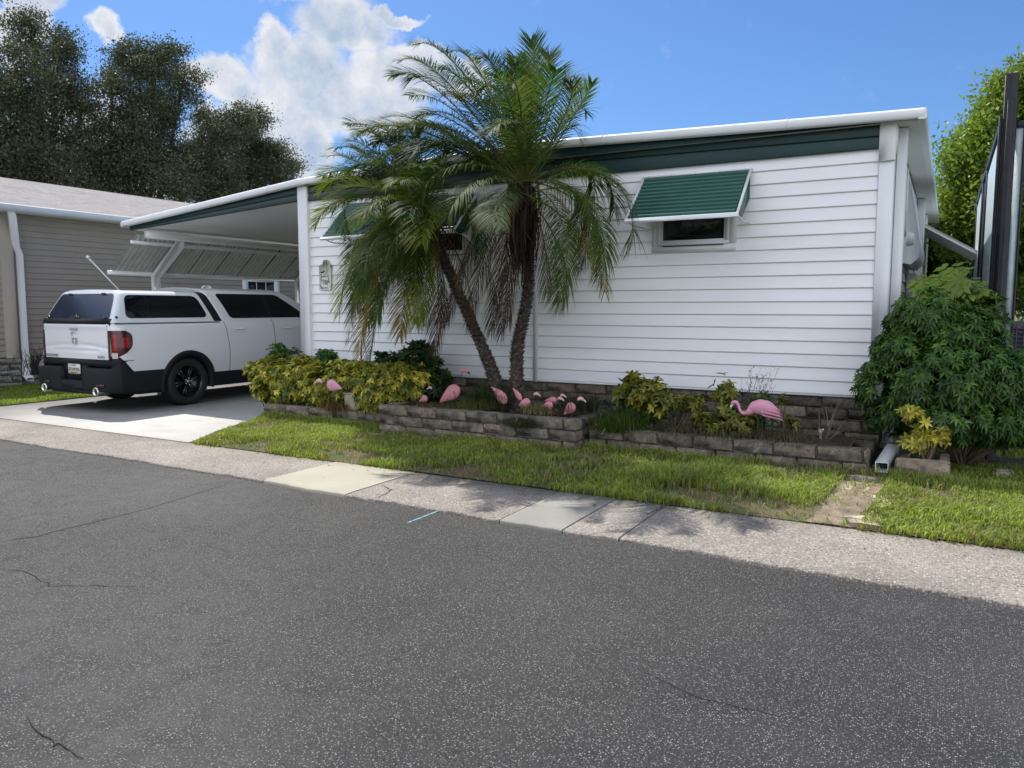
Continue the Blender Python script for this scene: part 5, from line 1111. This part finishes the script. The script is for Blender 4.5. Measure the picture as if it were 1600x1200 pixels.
def palm(label, base, crown, knots, spec, skirt, seed):
    random.seed(seed); th = thing('palm_tree', label, 'palm', base, 'pygmy date palms in the raised planter'); B = Vector(base); K = [B]+[Vector(k) for k in knots]+[Vector(crown)]
    pts = []
    for i in range(len(K)-1):
        for j in range(14): 
            t = j/14; a = K[max(i-1, 0)]; b = K[i]; c = K[i+1]; d = K[min(i+2, len(K)-1)]
            pts.append(.5*((2*b)+(c-a)*t+(2*a-5*b+4*c-d)*t*t+(3*b-a-3*c+d)*t**3))
    pts.append(K[-1]); n = len(pts); rad = [.088-.030*min(1, i/n*2.2)+(.03*max(0, 1-i/5)) for i in range(n)]
    g = MB(); g.tube(pts, rad, 14, True, np.array((1., 1, 1)))
    # leaf-scar knobs
    L = 0; turn = 0
    for i in range(1, n-1):
        d = (pts[i+1]-pts[i]); T_ = d.normalized(); x = T_.orthogonal().normalized(); y = T_.cross(x)
        for q in range(3):
            p = pts[i]+d*(q/3)
            for j in range(5):
                turn += 2.399; o = x*math.cos(turn)+y*math.sin(turn); r_ = rad[i]; b0 = p+o*(r_-.012); e = p+o*(r_+random.uniform(.014, .034))+T_*random.uniform(.012, .03); s_ = T_.cross(o)*random.uniform(.012, .02)
                c = random.choice(((1.6, 1.5, 1.4), (.5, .45, .4), (1, .95, .9), (2.4, 2.3, 2.2))); g.add([b0-s_-T_*.016, b0+s_-T_*.016, b0+s_+T_*.014, b0-s_+T_*.014, e-s_*.4, e+s_*.4], [(0, 1, 5, 4), (1, 2, 5), (3, 0, 4), (2, 3, 4, 5)], np.array(c))
    local(g.build('trunk', mt['trunk']), th)
    # old fibrous skirt of dead leaf bases
    g = MB(); cr = Vector(crown)
    for k in range(skirt[0]):
        a = random.uniform(0, 6.28); r_ = random.uniform(.05, .20); l = random.uniform(.25, .85)*skirt[1]; o = Vector((math.cos(a), math.sin(a), 0)); s_ = Vector((-math.sin(a), math.cos(a), 0)); z0 = random.uniform(-.30, .10)
        P0 = cr+Vector((0, 0, z0))+o*.05; P1 = cr+Vector((0, 0, z0+.05))+o*r_; P2 = cr+Vector((0, 0, z0-l*.5))+o*(r_+.02)+s_*random.gauss(0, .03); P3 = cr+Vector((0, 0, z0-l))+o*(r_*.6+random.uniform(-.03, .05))+s_*random.gauss(0, .05); wv = random.uniform(.006, .022)
        c = np.array(random.choice(((.055, .032, .026), (.035, .022, .02), (.10, .075, .06), (.045, .028, .03), (.14, .11, .09)))); g.add([P0-s_*wv, P0+s_*wv, P1-s_*wv, P1+s_*wv, P2-s_*wv*.9+o*.01, P2+s_*wv*.9, P3-s_*wv*.3, P3+s_*wv*.3], [(0, 1, 3, 2), (2, 3, 5, 4), (4, 5, 7, 6)], c)
    sk = g.build('dead_leaf_skirt', mt['frond']); local(sk, th)
    # fronds: (tip px, tip py, Y, bulge px, bulge py, colour, kind)
    ext = []
    for q in spec:
        ext.append(q)
        if not q[6].get('dead') and random.random() < (.25 if q[0] > 780 else .38) and len(ext) < 88:
            k2 = {a: b for a, b in q[6].items() if a != 'lab'}; ext.append((q[0]+random.uniform(8, 48)*(1 if q[0] < 780 else -1), q[1]+random.uniform(-18, 34), q[2]+random.uniform(-.5, .4), q[3]+random.uniform(-20, 20), q[4]+random.uniform(-12, 22), random.choice((GRN, GR2, GRB, GRN)), k2))
    for (tx, ty, Y, bx, by, col, kw) in ext:
        Y = min(8.55, 7.75+(Y-8)*1.6) if not kw.get('dead') else min(8.5, Y)
        s0 = cr+Vector((random.gauss(0, .04), random.gauss(0, .04), random.uniform(-.05, .12))); tip = WY(tx, ty, Y); b = WY(bx, by, cr.y+(Y-cr.y)*.5)
        P1 = s0.lerp(b, .75); P2 = b.lerp(tip, .42)+(b-s0)*.22
        kw = dict(kw); kw.setdefault('roll', random.gauss(0, .18)); frond([s0, P1, P2, tip], col, parent=th, **kw)
    return th
D = dict(dead=True, LL=.20, droop=1.0, nl=30, lab='dry brown dead frond', vee=0.); E_ = {}; W2 = dict(droop=.7); Hh = dict(droop=.9, LL=.32)
rspec = [ (625, 95, 8.3, 725, 120, GRN, E_), (628, 200, 8.1, 715, 190, GR2, W2), (655, 180, 7.9, 740, 190, GRN, W2), (585, 225, 8.2, 690, 200, GRN, W2), (690, 150, 8.4, 765, 165, GRB, E_), (725, 130, 7.8, 785, 150, GR2, E_), (805, 100, 8.0, 808, 150, GRN, dict(droop=.3)), (905, 215, 8.2, 870, 190, GRB, W2), (660, 235, 7.6, 740, 215, GRN, W2),
   # right palm, crown near (815,285)
    (650, 70, 8.2, 745, 105, GRN, dict(droop=.35)), (615, 118, 7.9, 715, 140, GRN, E_), (640, 150, 8.5, 740, 170, GRB, E_), (600, 185, 7.7, 700, 190, GRN, E_), (700, 82, 8.6, 775, 110, GR2, dict(droop=.3)), (690, 110, 7.6, 760, 150, GRN, E_),
    (748, 92, 8.3, 800, 120, GRN, dict(droop=.3)), (770, 120, 7.5, 800, 150, GRN, dict(droop=.4, LL=.28)), (830, 62, 8.4, 838, 140, GRN, dict(droop=.15, wind=(-.1, 0, 0))), (858, 88, 8.1, 850, 150, GRB, dict(droop=.2)), (900, 135, 8.3, 875, 115, GRB, dict(droop=.35)),
    (925, 130, 8.0, 890, 195, GR2, dict(droop=.25, LL=.26)), (915, 175, 8.5, 880, 180, GRN, dict(droop=.3)), (870, 110, 7.6, 850, 160, GRN, dict(droop=.3)),
    (985, 390, 8.2, 960, 215, GRB, dict(droop=.8)), (940, 440, 7.7, 930, 255, GR2, Hh), (872, 478, 7.6, 895, 300, GR2, Hh), (905, 420, 8.5, 930, 260, GRN, Hh), (960, 330, 8.7, 925, 220, GRN, dict(droop=.7)), (945, 455, 7.9, 900, 330, YBR, dict(droop=1., LL=.26, nl=34, lab='yellowing frond with orange stalk')),
    (640, 255, 7.4, 720, 190, GRN, E_), (660, 300, 7.3, 735, 230, GR2, W2), (600, 250, 7.8, 700, 205, GRN, W2), (700, 340, 7.2, 760, 250, GR2, W2), (620, 215, 8.4, 720, 175, GRN, E_), (560, 210, 8.0, 680, 185, GRB, dict(droop=.35)),
    (680, 260, 8.6, 750, 190, GRN, E_), (800, 200, 7.3, 810, 190, GRN, W2), (765, 350, 7.3, 785, 285, GRN, Hh),
    (820, 130, 8.7, 812, 160, GRN, dict(droop=.3)), (760, 160, 8.8, 790, 180, GRN, E_),
    (767, 515, 8.1, 790, 360, BRN, D), (735, 505, 8.3, 765, 340, BRN, D), (783, 520, 8.3, 800, 380, BRN, D), (855, 455, 8.2, 850, 340, BRN, D), (880, 480, 8.6, 875, 340, BRN, D), (795, 500, 7.8, 800, 370, BRN, D), (715, 440, 8.4, 760, 310, BRN, D), (762, 440, 7.8, 780, 330, BRN, D), (700, 500, 8.5, 745, 350, BRN, D), (940, 390, 8.6, 905, 290, BRN, D)]
lspec = [ (525, 232, 8.1, 600, 240, GRN, E_), (560, 205, 8.4, 625, 225, GR2, E_), (570, 270, 8.0, 630, 265, GRN, W2), (610, 215, 8.2, 650, 245, GRN, E_), (545, 265, 7.8, 620, 255, GR2, W2), (510, 290, 8.2, 590, 262, GRN, W2), (590, 300, 7.8, 640, 275, GRN, W2),
   # left palm, crown near (675,345)
    (545, 195, 8.2, 620, 215, GRN, dict(droop=.3)), (540, 222, 7.9, 610, 240, GR2, E_), (512, 245, 8.3, 590, 255, GR2, dict(droop=.35)), (503, 298, 7.8, 580, 262, YLG, dict(droop=.3)), (505, 275, 8.1, 590, 260, GR2, E_), (493, 352, 7.9, 560, 280, YLG, dict(droop=.5, LL=.28)), (520, 330, 8.3, 590, 285, GRN, W2),
    (530, 490, 8.0, 572, 330, YLG, Hh), (545, 530, 7.7, 590, 340, GR2, Hh), (563, 553, 7.5, 600, 355, YBR, Hh), (556, 480, 8.3, 595, 320, GRN, Hh), (590, 500, 7.4, 620, 360, GR2, Hh), (625, 525, 7.5, 645, 380, YBR, dict(droop=1., LL=.28)), (575, 430, 8.5, 610, 310, GRN, Hh), (556, 425, 7.6, 600, 310, YLG, Hh),
    (650, 505, 7.4, 665, 400, YLG, dict(droop=1., LL=.28)), (605, 290, 7.4, 650, 280, YLG, W2), (640, 200, 8.5, 660, 240, GRN, dict(droop=.3)), (590, 195, 8.6, 640, 235, GRN, E_), (700, 230, 8.0, 690, 270, GRN, W2), (560, 345, 7.2, 620, 290, YLG, W2), (750, 390, 7.9, 730, 300, GRN, Hh), (735, 350, 8.5, 715, 290, GRN, W2),
    (620, 430, 7.4, 650, 340, GRN, Hh), (600, 380, 8.6, 640, 310, GRN, W2), (548, 405, 8.5, 590, 300, GR2, W2), (560, 460, 7.9, 600, 330, GR2, Hh), (565, 460, 7.3, 600, 330, GR2, Hh), (610, 470, 7.9, 640, 350, GRN, Hh), (660, 380, 7.1, 670, 310, YLG, W2), (640, 340, 7.1, 655, 300, GRN, W2),
    (580, 240, 8.0, 640, 260, GRN, E_), (620, 240, 7.7, 655, 260, GR2, E_), (575, 510, 8.3, 610, 380, GRB, Hh), (600, 410, 7.2, 640, 330, GRN, Hh),
    (679, 548, 8.3, 690, 420, BRN, D), (688, 500, 8.1, 700, 410, BRN, D), (740, 505, 8.0, 725, 390, BRN, D), (660, 500, 8.5, 670, 420, BRN, D), (775, 470, 8.2, 745, 360, BRN, D)]
pb = (-4.62, 8.32, .2); crR = WY(818, 300, 7.95); crL = WY(668, 345, 7.85)
palm('right pygmy date palm with straight upright trunk and tall crown', (-4.62, 8.32, .2), crR, [WY(808, 550, 8.32), WY(823, 470, 8.24), WY(826, 390, 8.10)], rspec, (230, 1.0), 3)
palm('left pygmy date palm with trunk leaning toward the carport', (-4.80, 8.35, .2), crL, [WY(765, 570, 8.33), WY(735, 500, 8.22), WY(700, 420, 8.02)], lspec, (90, .6), 4)
# ------------------------------------------------------------------ flamingos
def sweep(g, spine, radii, k=14): g.tube(spine, radii, k, True)
def teardrop(g, c, tailv, L, h, th, k=14):
    """round chested body tapering to a pointed tail along tailv (unit, in x/z); flat-ish thickness th"""
    c = Vector(c); d = Vector(tailv).normalized(); pts = []; rr = []
    for i in range(17):
        t = i/16; f = math.sqrt(max(0, 1-(1-t/.35)**2)) if t < .35 else (1-((t-.35)/.65)**1.35)
        p = c+d*(L*(t-.35))+Vector((0, 0, -.10*L*max(0, t-.35)**1.5)); pts.append(p); rr.append((max(.002, h*f), max(.002, th*f)))
    g.tube(pts, rr, k, True)
def wire_flamingo(label, body_c, tail, L, h, head=None, hdir=-1, color='pink', big=False, group='small pink yard flamingos in the planter', ground=.25, lift=.0):
    b = Vector(body_c); th = thing('flamingo_ornament', label, 'garden flamingo', (b.x, b.y, ground), group if not big else None)
    L *= 1.22; h *= 1.12
    g = MB(); teardrop(g, b, tail, L, h, h*.42); local(g.build('body', mt[color], smooth=True), th)
    g = MB(); g.tube([(b.x, b.y, ground-.05), (b.x, b.y, b.z)], .004, 6); g.tube([(b.x+.03, b.y+.03, ground-.05), (b.x+.01, b.y+.01, b.z)], .004, 6); local(g.build('leg', mt['wire']), th)
    if head is not None:
        hh = Vector(head); s = h*.62 if not big else .045; g = MB()
        g.tube([hh+Vector((-hdir*s*1.0, 0, -s*.25)), hh+Vector((-hdir*s*.6, 0, s*.25)), hh+Vector((0, 0, s*.45)), hh+Vector((hdir*s*.6, 0, s*.3)), hh+Vector((hdir*s*1.15, 0, -s*.05))], [s*.18, s*.5, s*.62, s*.5, s*.30], 12); local(g.build('head', mt[color if big else 'pinkpale'], smooth=True), th)
        g = MB(); g.tube([hh+Vector((hdir*s*1.1, 0, -s*.02)), hh+Vector((hdir*s*1.5, 0, -s*.25)), hh+Vector((hdir*s*1.75, 0, -s*.75))], [s*.29, s*.22, s*.05], 10); local(g.build('beak', mt['black' if big else 'beakwhite'], smooth=True), th)
        g = MB(); ch = b-Vector(tail).normalized()*L*.3; g.tube([ch, ch.lerp(hh, .5)+Vector((-.0, 0, .01)), hh+Vector((-hdir*s*.9, 0, -s*.2))], .0035, 6); local(g.build('neck_wire', mt['wire']), th)
    return th
Yf = 8.0
wire_flamingo('large pink teardrop flamingo with raised head and black beak', WY(707, 613, Yf), (-.75, 0, -.45), .30, .085, WY(726, 581, Yf), 1, big=True)
wire_flamingo('large pink teardrop flamingo tail up, in front of the left palm foot', WY(783, 620, Yf), (-.75, .1, .62), .26, .065, big=True)
wire_flamingo('small pink flamingo half hidden left of the large teardrop one', WY(663, 623, 7.95), (-.8, 0, -.3), .12, .042, WY(672, 607, 7.95), -1)
wire_flamingo('small long bodied pink flamingo between the two palm trunks', WY(810, 618, Yf), (-.5, .1, .55), .17, .035, WY(817, 628, 7.98), 1)
wire_flamingo('small pink flamingo with head raised to its right, below the right trunk', WY(822, 629, 7.9), (-.8, 0, -.25), .14, .048, WY(838, 617, 7.9), 1)
wire_flamingo('small dusty pink flamingo behind another in the pair', WY(864, 626, 8.0), (-.7, .1, .0), .15, .042, WY(879, 619, 8.0), 1)
wire_flamingo('small pale flamingo in front, lowest of the pair', WY(857, 634, 7.85), (-.7, 0, -.2), .14, .045, WY(875, 624, 7.85), 1)
wire_flamingo('rightmost small pink flamingo in the raised planter', WY(892, 637, 7.85), (-.6, 0, -.5), .15, .055, WY(907, 625, 7.85), 1)
wire_flamingo('pale pink flamingo perched in front of the yellow bush', WY(519, 602, 7.62), (.85, 0, -.12), .22, .072, WY(499, 597, 7.62), -1, group='x', color='pink2', big=False, ground=.1)
for o in C.objects:
    if o.get('group') == 'x': del o['group']
# the big classic plastic flamingo
b = WY(1186, 640, 7.95); fl = thing('flamingo_ornament', 'bright pink plastic flamingo with curved neck beside the low planter wall', 'garden flamingo', (b.x, b.y, .2))
k = .0063   # metres per photo pixel here
def fp_(dx, dy): return b+Vector((dx*k*1.06, 0, -dy*k))
g = MB(); sp = [(30, 9), (26, 5), (20, 1), (12, -3), (2, -4), (-7, -2), (-14, 4), (-20, 7.5), (-25.5, 6.5), (-29, 1), (-31, -5), (-34, -9.2), (-38.5, -9), (-41, -6)]
rr = [.010, .035, .056, .076, .080, .066, .036, .022, .0165, .0145, .0145, .019, .022, .014]
pts = []; r2 = []
for i in range(len(sp)-1):
    for j in range(4):
        t = j/4; a, b_, c, d = sp[max(i-1, 0)], sp[i], sp[i+1], sp[min(i+2, len(sp)-1)]
        q = [.5*((2*b_[m])+(c[m]-a[m])*t+(2*a[m]-5*b_[m]+4*c[m]-d[m])*t*t+(3*b_[m]-a[m]-3*c[m]+d[m])*t**3) for m in (0, 1)]; pts.append(fp_(*q)); r_ = rr[i]+(rr[i+1]-rr[i])*t; r2.append((r_, r_*.72) if i < 6 else r_)
pts.append(fp_(*sp[-1])); r2.append(rr[-1]); g.tube(pts, r2, 18, True); local(g.build('body', mt['pink2'], smooth=True), fl)
g = MB()
for i in range(5):
    for j in range(4):
        x = 0+i*6+j*1.5; y = -9+j*5+i*1.2; g.tube([fp_(x, y)+Vector((0, -.052+abs(j-1.5)*.009, 0)), fp_(x+4, y+2)+Vector((0, -.056+abs(j-1.5)*.009+.004*i, 0)), fp_(x+8, y+5)+Vector((0, -.046+abs(j-1.5)*.009+.007*i, 0))], [.004, .009, .003], 6)
local(g.build('wing', mt['pink2'], smooth=True), fl)
g = MB(); g.tube([fp_(-40, -6), fp_(-42.5, -2), fp_(-42, 2.5)], [.0145, .011, .003], 10); local(g.build('beak', mt['beakwhite'], smooth=True), fl)
g = MB(); g.lathe([(0, -.003), (.004, 0), (0, .003)], fp_(-36, -9.5)+Vector((0, -.019, 0)), 'y', 8); local(g.build('eye', mt['black']), fl)
for dx in (-1, 5): g = MB(); g.tube([fp_(dx, 6), Vector((fp_(dx, 0).x, b.y+(.02 if dx > 0 else -.02), .12))], .0035, 6); local(g.build('leg', mt['wire']), fl)
# ------------------------------------------------------------------ screen enclosure on the right
se = thing('screen_enclosure', 'tall black framed enclosure with pale panels beside the home', 'enclosure', (.42, 9.0, 0))
EX = .36
g = MB()
def post(x0, x1, y0, y1, z0, z1): g.cbox((x0, y0, z0), (x1, y1, z1), .012)
post(EX, EX+.115, 8.98, 9.06, 0, 3.80); post(EX-.03, EX-.002, 9.0, 9.10, .1, 3.42); post(EX+.03, EX+.09, 8.955, 8.978, 0, 3.55)
post(EX+.178, EX+.20, 8.99, 9.05, .1, 3.32); g.cbox((EX+.117, 8.99, 3.28), (EX+.20, 9.05, 3.34), .01); post(EX-.01, EX+.04, 9.07, 9.35, 0, 3.4)
post(EX-.01, EX+.05, 12.5, 12.75, 0, 3.5); post(EX-.01, EX+.05, 14.0, 14.3, 0, 3.5); post(EX-.01, EX+.05, 17.3, 17.5, 0, 3.6); post(EX, EX+.06, 21, 21.2, 0, 3.7)
g.prism([(9.35, 3.36), (21, 3.62), (21, 3.74), (9.35, 3.44)], 'x', EX-.01, EX+.05); g.cbox((HX1+.35, 20.9, 3.62), (EX-.01, 21.05, 3.80), .02)
local(g.build('frame', mt['blackframe']), se)
g = MB(); g.box((EX+.117, 9.01, .4), (EX+.177, 9.03, 3.279)); local(g.build('panel', mt['paleglass']), se)
g = MB(); g.box((EX+.01, 9.352, 1.3), (EX+.03, 12.498, 3.36)); local(g.build('panel', mt['paleglass']), se)
g = MB(); g.box((EX+.01, 14.302, 1.3), (EX+.03, 17.298, 3.46)); local(g.build('panel', mt['paleglass']), se)
g = MB(); g.box((EX+.012, 12.752, 0), (EX+.03, 13.998, 3.43)); local(g.build('dark_screen', mt['blackframe']), se)
# dark louvred unit behind the shrub
ac = thing('cooling_unit', 'dark louvred outdoor unit right of the black frame', 'air conditioner', (1.3, 10.6, 0)); p = WY(1582, 530, 10.6)
g = MB(); x0 = WY(1563, 500, 10.6).x; x1 = WY(1592, 500, 10.6).x+.5; zt = WY(1580, 503, 10.6).z
g.cbox((x0, 10.6, 0), (x1, 11.4, zt), .02); local(g.build('case', mt['louver']), ac); g = MB()
for i in range(26): g.box((x0+.02, 10.585, .06+i*.05), (x1-.02, 10.597, .06+i*.05+.018)) if .06+i*.05+.018 < zt-.03 else None
for i in range(10): g.box((x0+.02+i*(x1-x0-.05)/9, 10.578, .05), (x0+.03+i*(x1-x0-.05)/9, 10.584, zt-.02))
local(g.build('louvre', mt['louver']), ac)
# white rail in the far garden
g = MB(); g.cbox((2.2, 27.8, 2.35), (6.5, 27.95, 2.5), .02); g.cbox((3.2, 27.8, 0), (3.3, 27.9, 2.35), .02); g.cbox((6.2, 27.8, 0), (6.3, 27.9, 2.35), .02); tag(g.build('white_rail', mt['white_paint']), 'white horizontal rail in the garden behind the black enclosure', 'rail')
# ------------------------------------------------------------------ trees
def tree(label, blobs, base, th_top, n, size, mat, cols, seed, r0=.35, nb=None, name='tree', cat='tree', clump=.35, per=26, squash=.6, group=None):
    random.seed(seed); th = thing(name, label, cat, base, group); g = MB(); B = Vector(base); top = Vector(th_top); mid = B.lerp(top, .5)+Vector((random.gauss(0, .3), random.gauss(0, .3), 0))
    g.tube([B, mid, top], [r0, r0*.75, r0*.55], 10)
    tw = []
    sat = []
    for b in blobs:
        for _ in range(4):
            d = rdir(1, .15)[0]; f = random.uniform(.22, .42); sat.append((b[0]+d[0]*b[3]*1.02, b[1]+d[1]*b[4]*1.02, b[2]+d[2]*b[5]*1.02, b[3]*f, b[4]*f, b[5]*f*.75))
    for b in blobs:
        c = Vector(b[:3]); m_ = top.lerp(c, .5)+Vector((random.gauss(0, .3), random.gauss(0, .3), random.gauss(0, .25))); g.tube([top+Vector((0, 0, -.3)), m_, c], [r0*.42, r0*.25, r0*.12], 7)
        for k in range(14):
            d = Vector(rdir(1, .2)[0]); e = c+Vector((d.x*b[3], d.y*b[4], d.z*b[5]))*random.uniform(.6, .98); m2 = c.lerp(e, .5)+Vector((random.gauss(0, .12), random.gauss(0, .12), random.gauss(0, .12))); g.tube([c, m2, e], [r0*.12, r0*.07, r0*.02], 5)
    local(g.build('trunk', mt['bark']), th)
    nc = n//per; q, ax = shell_pts([(b[0], b[1], b[2], b[3]*.88, b[4]*.88, b[5]*.88) for b in blobs]+sat, nc, .30, .55); cl = clump*rng.uniform(.5, 1.3, nc)
    k = np.repeat(np.arange(nc), per); nn_ = len(k); off = np.clip(rng.normal(0, 1, (nn_, 3)), -1.7, 1.7)*cl[k][:, None]*.5*np.array([1, 1, squash]); c = q[k]+off
    t = np.clip(rng.random(nc)+0*nc, 0, 1)[k][:, None]*.6+rng.random((nn_, 1))*.4; col = np.array(cols[0])*(1-t)+np.array(cols[1])*t
    d = rdir(nn_, .25); nr = rdir(nn_, 1.); L = size*rng.uniform(.6, 1.4, nn_); s = norm(np.cross(d, nr)); V = np.stack([c-d*L[:, None]*.5, c+s*L[:, None]*.26, c+d*L[:, None]*.5, c-s*L[:, None]*.26], 1); i = np.arange(nn_)*4
    g = MB(); g.add(V.reshape(-1, 3), np.stack([i, i+1, i+2, i+3], 1), np.repeat(col[:, None], 4, 1).reshape(-1, 3)); local(g.build('crown', mt[mat]), th); return th
def bx_(px, py, X, r, f=1.): p = WX(px, py, X); dep = Vector((p.x, p.y, 0)).dot(Vector((-math.sin(YAW), math.cos(YAW), 0))); k = dep/FPX; return (p.x, p.y, p.z, r*k, r*k, r*k*f)
OC = ((.036, .052, .028), (.15, .17, .095))
tree('tallest spreading oak at the far left behind the tan house', [bx_(*b) for b in [(50, 60, -30, 38), (95, 75, -31, 32), (30, 120, -29, 50), (85, 130, -31, 48), (130, 165, -30, 35), (20, 200, -30, 60), (80, 215, -31, 60), (125, 240, -30, 45), (30, 280, -30, 60), (95, 290, -29, 60), (-40, 150, -30, 70), (-40, 260, -30, 70), (140, 295, -30, 30)]], (-30, 17, -.06), (-30, 17.3, 3.2), 105000, .098, 'oak', OC, 11, r0=.42, name='oak_tree', clump=.62, per=60, group='oaks behind the tan house')
tree('middle oak with round top behind the tan house roof', [bx_(*b) for b in [(200, 95, -31, 36), (245, 100, -30, 36), (285, 130, -31, 28), (215, 150, -30, 42), (260, 165, -31, 30), (175, 130, -30, 22), (190, 215, -30, 50), (240, 220, -31, 45), (200, 275, -30, 55), (260, 280, -29, 48), (300, 290, -31, 30), (160, 280, -31, 35)]], (-30, 20.5, -.06), (-30, 20.8, 3.2), 92000, .098, 'oak', OC, 12, r0=.4, name='oak_tree', clump=.62, per=60, group='oaks behind the tan house')
tree('lower oak reaching right toward the white carport roof', [bx_(*b) for b in [(330, 205, -31, 34), (375, 195, -30, 30), (405, 185, -31, 20), (345, 245, -30, 40), (395, 240, -31, 38), (432, 245, -30, 26), (455, 262, -31, 14), (330, 290, -30, 40), (385, 285, -31, 40), (430, 285, -30, 26), (290, 255, -30, 30)]], (-30, 25, -.06), (-30, 25.3, 3.4), 84000, .098, 'oak', OC, 13, r0=.38, name='oak_tree', clump=.62, per=60, group='oaks behind the tan house')
TC = ((.06, .12, .018), (.24, .34, .05))
tree('bright green tree behind the black enclosure at the right', [bp(*b) for b in [(1600, 150, 19, 45), (1560, 190, 19.5, 42), (1520, 245, 20, 36), (1600, 230, 19, 60), (1545, 290, 20, 50), (1500, 300, 20, 30), (1600, 320, 19, 60), (1560, 360, 20, 50), (1510, 350, 20, 40), (1640, 200, 19, 70), (1640, 320, 19, 70), (1500, 265, 20, 14), (1590, 420, 20, 45)]], (2.6, 19.5, -.06), (2.6, 19.5, 2.6), 95000, .10, 'treeleaf', TC, 14, r0=.15, clump=.5, per=24)
TD = ((.02, .045, .012), (.07, .12, .025))
tree('dark shrubby tree behind the side window awning', [bp(*b) for b in [(1480, 380, 24, 34), (1500, 400, 24, 40), (1475, 430, 24, 34), (1520, 440, 24, 40), (1490, 470, 24, 40), (1550, 460, 24, 40), (1520, 490, 24, 30), (1460, 470, 24, 20), (1480, 350, 24, 25)]], (.9, 24, -.06), (.9, 24, 1.2), 30000, .14, 'treeleaf', TD, 15, r0=.15, clump=.5, per=24)
tree('dark hedge like tree at the far right garden edge', [bp(*b) for b in [(1590, 440, 30, 30), (1610, 400, 30, 40), (1600, 465, 30, 20), (1640, 440, 30, 40), (1570, 455, 30, 22)]], (4.6, 30, -.06), (4.6, 30, 1.2), 20000, .16, 'treeleaf', TD, 16, r0=.15, clump=.5, per=24)
# far wood closing the view at the end of the lot (reads as one mass)
bl = [(x+random.uniform(-1, 1), 46+random.uniform(-2, 3)-.15*abs(x-10), 2.6+random.uniform(-.6, 1.2), 3.2, 2.2, 3.0+random.uniform(-.5, 1.2)) for x in np.arange(2, 60, 3.0)]
q, ax = shell_pts(bl, 1500, .5, .5); k = np.repeat(np.arange(len(q)), 22); c = q[k]+np.clip(rng.normal(0, 1, (len(k), 3)), -1.6, 1.6)*.45; c = c[c[:, 2] > 0]; n = len(c)
d = rdir(n, .2); s_ = norm(np.cross(d, rdir(n, 1.))); L = (.26*rng.uniform(.6, 1.4, n))[:, None]; V = np.stack([c-d*L*.5, c+s_*L*.27, c+d*L*.5, c-s_*L*.27], 1); i = np.arange(n)*4
t = rng.random((n, 1)); col = np.array((.025, .055, .015))*(1-t)+np.array((.09, .14, .03))*t
g = MB(); g.add(V.reshape(-1, 3), np.stack([i, i+1, i+2, i+3], 1), np.repeat(col[:, None], 4, 1).reshape(-1, 3)); tag(g.build('distant_trees', mt['treeleaf']), 'far belt of trees closing the view beyond the gardens', 'trees', kind='stuff')
